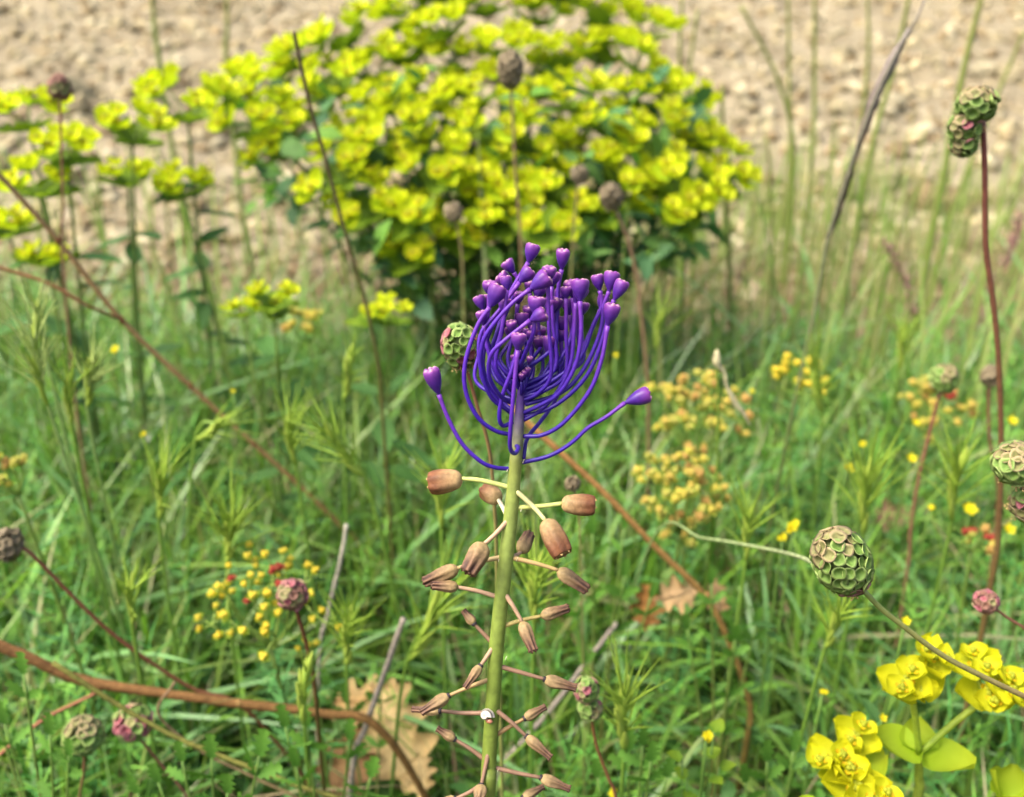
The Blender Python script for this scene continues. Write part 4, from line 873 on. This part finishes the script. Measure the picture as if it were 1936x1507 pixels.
def rosette(label, px, py, y0, leaves):
    g = Y(px, py, y0); r_ = A(g[0], y0, ground_z(g[0], y0)); t_ = thing('burnet_rosette', label, 'plant', r_)
    for (tx, ty, dy, np_, ls) in leaves:
        tip = Y(tx, ty, y0 + dy); mid = r_ * .5 + tip * .5; mid[:2] = r_[:2] * .75 + tip[:2] * .25
        sp = spline([r_, mid, tip], 20)
        st = build(MB().tube(sp, np.linspace(.0009, .0005, 20), 5, np.linspace(S(150, 120, 70, .5), S(120, 160, 70, .5), 20)), 'leaf_stalk', M_STEM, t_)
        L_ = ls * 1.25 * mpp(y0, ty); dirv = unit(sp[-1] - sp[-3]); Fr = frame(dirv, A(0, -.7, .7)); fw = np.column_stack([Fr[:, 2], Fr[:, 0], Fr[:, 1]])
        inst(ME_LFT, 'leaflet', st, fw, tip, L_)
        for j in range(np_):
            p = sp[max(5, 18 - int(j * 15 / np_ * 1.0))]
            for s in (-1, 1):
                M = fw @ rotz(s * random.uniform(.75, 1.05)) @ rotx(random.uniform(-1.1, .9)) @ lay(0, random.uniform(-.5, .5)); inst(ME_LFT, 'leaflet', st, M, p, L_ * random.uniform(.8, 1.0) * (1 - .05 * j))
    return t_
rosette('toothed burnet leaves climbing in the lower left corner', 60, 1560, .285, [(45, 1275, .0, 5, 44), (95, 1390, -.01, 4, 48), (10, 1370, .01, 3, 44), (-20, 1310, .02, 3, 40), (130, 1430, -.01, 3, 40)])
rosette('toothed burnet leaf cluster under the olive stem', 380, 1600, .275, [(345, 1440, 0, 3, 42), (400, 1435, .005, 4, 50), (490, 1430, -.005, 4, 58), (300, 1480, 0, 3, 40), (430, 1500, -.02, 3, 48), (260, 1500, .0, 3, 36)])
rosette('toothed burnet leaves right of the rosy burnet stalk base', 600, 1560, .29, [(540, 1375, 0, 3, 46), (580, 1375, .006, 3, 44), (660, 1400, .012, 3, 42), (700, 1470, -.006, 3, 46), (560, 1450, -.01, 3, 42)])
rosette('toothed leaves at the foot of the fanned awned spike', 1200, 1600, .275, [(1190, 1420, .01, 4, 44), (1215, 1410, 0, 4, 40), (1130, 1470, 0, 3, 40), (1260, 1470, -.01, 3, 42), (1230, 1440, -.01, 3, 44)])
rosette('lacy green leaves under the kink of the right slanting stem', 1370, 1330, .36, [(1345, 1105, 0, 6, 30), (1400, 1110, .01, 6, 32), (1300, 1190, 0, 5, 30), (1430, 1180, .01, 5, 30), (1390, 1210, -.02, 5, 32)])
rosette('soft toothed leaves between hyacinth and dry brown leaf', 1130, 1330, .37, [(1120, 1010, 0, 6, 34), (1180, 1090, 0, 6, 34), (1090, 1130, -.01, 5, 34), (1230, 1130, 0, 5, 30), (1180, 1000, .02, 5, 30)])
rosette('dark toothed leaves in the meadow left of the oak leaves', 690, 1420, .34, [(655, 1330, .02, 4, 36), (620, 1300, .02, 4, 34), (720, 1300, .03, 4, 34)])
rosette('low toothed leaves beside the near spurge stems', 1480, 1560, .29, [(1450, 1440, 0, 4, 44), (1500, 1420, .01, 4, 40), (1410, 1480, 0, 3, 40), (1660, 1470, .01, 3, 40)])

# ------------------------------------------------------------------ dry oak leaves
def oakleaf(label, px, py, y0, Lpx, az, tilt, roll, c0, c1, z_up=.0):
    c = Y(px, py, y0); L_ = Lpx * mpp(y0, py); n = 25; V = []; C = []; nv = 7
    for i in range(n):
        u = i / (n - 1); w = L_ * .33 * math.sin(math.pi * min(.97, u ** .85 * .93 + .05)) ** .6 * (1 + .38 * math.sin(u * 6.28 * 3.4 - 1.0)) * (1 if u > .1 else u * 8 + .15)
        for j in range(nv):
            v = -1 + 2 * j / (nv - 1)
            z = L_ * (.07 * abs(v) ** 1.5 + .05 * math.sin(u * 9 + v * 2) * abs(v) - .12 * (u - .5) ** 2 + .03 * math.sin(v * 5 + u * 4))
            V.append(A((u - .5) * L_, w * v, z)); C.append((c0 * (1 - abs(v) * .6) + c1 * abs(v) * .6) * (1.12 if j == nv // 2 else 1))
    n_ = unit(A(.15 * roll, -.55 + .4 * tilt, .8)); e1 = unit(A(1, 0, 0) - n_[0] * n_); e2 = np.cross(n_, e1); xa = math.cos(az) * e1 + math.sin(az) * e2
    M = np.column_stack([xa, np.cross(n_, xa), n_]) @ rotx(roll * .6); V = np.array(V) @ M.T + c
    g = c.copy(); t_ = thing('dry_oak_leaf', label, 'leaf', g)
    mb = MB().add(V, [(i * nv + j, (i + 1) * nv + j, (i + 1) * nv + j + 1, i * nv + j + 1) for i in range(n - 1) for j in range(nv - 1)], C)
    bl = build(mb, 'blade', M_DRYLEAF, t_)
    mr_ = MB().tube([V[i * nv + nv // 2] + M @ A(0, 0, .0003) for i in range(0, n, 3)], np.linspace(.0008, .0002, 9), 5, c0 * .85)
    mr_.tube([V[nv // 2], V[nv // 2] - M @ A(L_ * .12, 0, -.002)], .0007, 5, c0 * .7); build(mr_, 'midrib', M_DRYLEAF, bl)
CR, CB = S(226, 200, 140, .64), S(196, 158, 100, .6)
oakleaf('large pale tan dry oak leaf lying behind the hyacinth stem', 748, 1395, .375, 205, R(-62), 0, .25, CR, CB)
oakleaf('curled tan dry oak leaf behind the end of the thick brown stem', 700, 1335, .39, 150, R(-12), .2, -.6, CB, CR)
oakleaf('dull brown dry oak leaf under the grey twig', 660, 1450, .365, 150, R(80), 0, -.3, S(190, 150, 100, .5), S(160, 120, 80, .45))
oakleaf('narrow tan leaf scrap at the foot of the big oak leaf', 795, 1470, .345, 80, R(-80), 0, .5, CR, CB)
oakleaf('folded tan dry leaf below the right slanting stem', 1285, 1122, .41, 85, R(15), 0, .6, S(226, 190, 140, .6), CB)
oakleaf('brown dry leaf standing left of the folded tan one', 1222, 1145, .42, 80, R(85), -.4, .2, S(170, 120, 60, .5), S(140, 96, 50, .45))
oakleaf('faded dry leaf half hidden right of the slanting stem', 1352, 1125, .43, 70, R(95), 0, .3, S(210, 170, 120, .55), CB)
oakleaf('pinkish dry leaf lying deep in the right meadow', 1690, 975, .56, 80, R(20), 0, .3, S(190, 150, 120, .55), S(150, 110, 90, .5))

# ------------------------------------------------------------------ little yellow meadow flowers
PETM = MB()
for q in range(5): PETM.petal(lay(q * 1.2566, .25), A(0, 0, 0), 1, .8, .3, .25, S(250, 232, 30, .64), S(254, 244, 50, .66), 4, 4, .62)
PETM.ball((0, 0, .15), .28, S(246, 222, 40, .6)); ME_BC = PETM.mesh('corolla', None); ME_BC.materials.append(M_BRACT)
def smallflower(px, py, y0, w, label, n=1, dx=0):
    c = Y(px, py, y0); k = mpp(y0, py); r_ = A(c[0] + dx, y0 + .015, 0); r_[2] = ground_z(r_[0], r_[1]); t_ = thing('yellow_meadow_flower', label, 'wildflower', r_, 'little yellow flowers in the meadow')
    st = build(MB().tube(spline([c, c * .5 + r_ * .5 + A(.002, 0, 0), r_ - A(0, 0, .005)], 12), .0006, 5, S(120, 160, 70, .5)), 'stem', M_STEM, t_)
    for j in range(n):
        p = c + (A(random.gauss(0, .7), random.gauss(0, .7), random.gauss(0, .7)) * w * k * .5 if j else A(0, 0, 0)); inst(ME_BC, 'corolla', st, frame(unit(A(random.gauss(0, .3), -.5, .8))), p, w * k * .55)
    for j in range(3):
        inst(ME_SLEAF, 'leaf', st, lay(random.uniform(0, 6.28), .3), c * (.75 - .15 * j) + r_ * (.25 + .15 * j), .012)
L5 = 'small golden flower on a thin stem in the grass'
for a in [(1600, 885, .44, 26, 'round golden flower beside the leftmost bristly spike of the right meadow'), (1722, 868, .46, 22, 'golden flower touching the stalk of the round green burnet'), (1912, 797, .5, 22, 'golden flower just right of the tall red burnet stalk'), (1632, 840, .5, 14, L5), (1906, 1002, .40, 26, 'golden flower beside the red-orange florets at the red stalk foot'), (219, 662, .55, 20, 'lone golden flower under the long slanting stem of the left meadow'), (1712, 1175, .30, 20, 'golden flower above the stem of the large burnet head'), (1668, 1358, .28, 18, 'golden flower between the two near yellow spurges'), (1163, 672, .55, 12, L5), (272, 822, .45, 13, L5), (1730, 800, .5, 16, L5), (1160, 1500, .28, 20, L5), (1760, 960, .44, 14, L5), (440, 740, .5, 10, L5), (1420, 740, .55, 12, L5)]: smallflower(*a)
smallflower(1835, 965, .42, 26, 'flat pale yellow flower pair right of the awned spike in the right meadow', 2)
smallflower(1336, 1392, .275, 16, 'little medick with a knot of yellow petals near the bottom', 5)
smallflower(1500, 1000, .36, 16, 'pale cream and yellow medick tuft above the large burnet head', 6)
smallflower(1480, 1018, .365, 14, 'cream medick knot beside the pale whitish stalk', 4)
smallflower(1555, 1310, .30, 10, 'faint cream bedstraw knot left of the forked near spurge', 5)
# round leaves of the medick
md = thing('medick_leaves', 'round clover-like medick leaves near the bottom edge', 'plant', A(*Y(1320, 1560, .285)[:2], ground_z(*Y(1320, 1560, .285)[:2])))
for (x, y, az) in [(1290, 1435, 3.0), (1335, 1430, .3), (1350, 1385, .9), (1300, 1470, 2.6), (1360, 1450, -.2), (1310, 1500, 4), (1345, 1470, 5.2)]:
    p = Y(x, y, .278); inst(ME_WHORL, 'leaf', md, lay(az, .2), p, .0062).data = ME_WHORL
    build(MB().tube(spline([p, p * .5 + ORG[md] * .5 + A(0, 0, .01), ORG[md]], 10), .0004, 4, S(110, 150, 70, .5)), 'leaf_stalk', M_STEM, md)
# pebbles
for lab, px, py, y0, w in [('pale grey stone half hidden behind the grass right of the violet tuft', 1245, 670, .98, 50), ('small tan stone left of the yellow bush foot', 512, 512, 1.12, 40), ('light stone in the meadow below the dark twig', 1415, 1005, .66, 26)]:
    c = Y(px, py, y0); r = w * mpp(y0, py) * .5; z = ground_z(c[0], y0); V, F = clod_mesh(40 + w, 2)
    d = ray(px, py); yy = y0; 
    single(MB().add(V * r + A(c[0], y0, z + r * .4), F, S(190, 184, 170, .6)), 'stone', M_CLOD, A(c[0], y0, z), lab, 'stone')
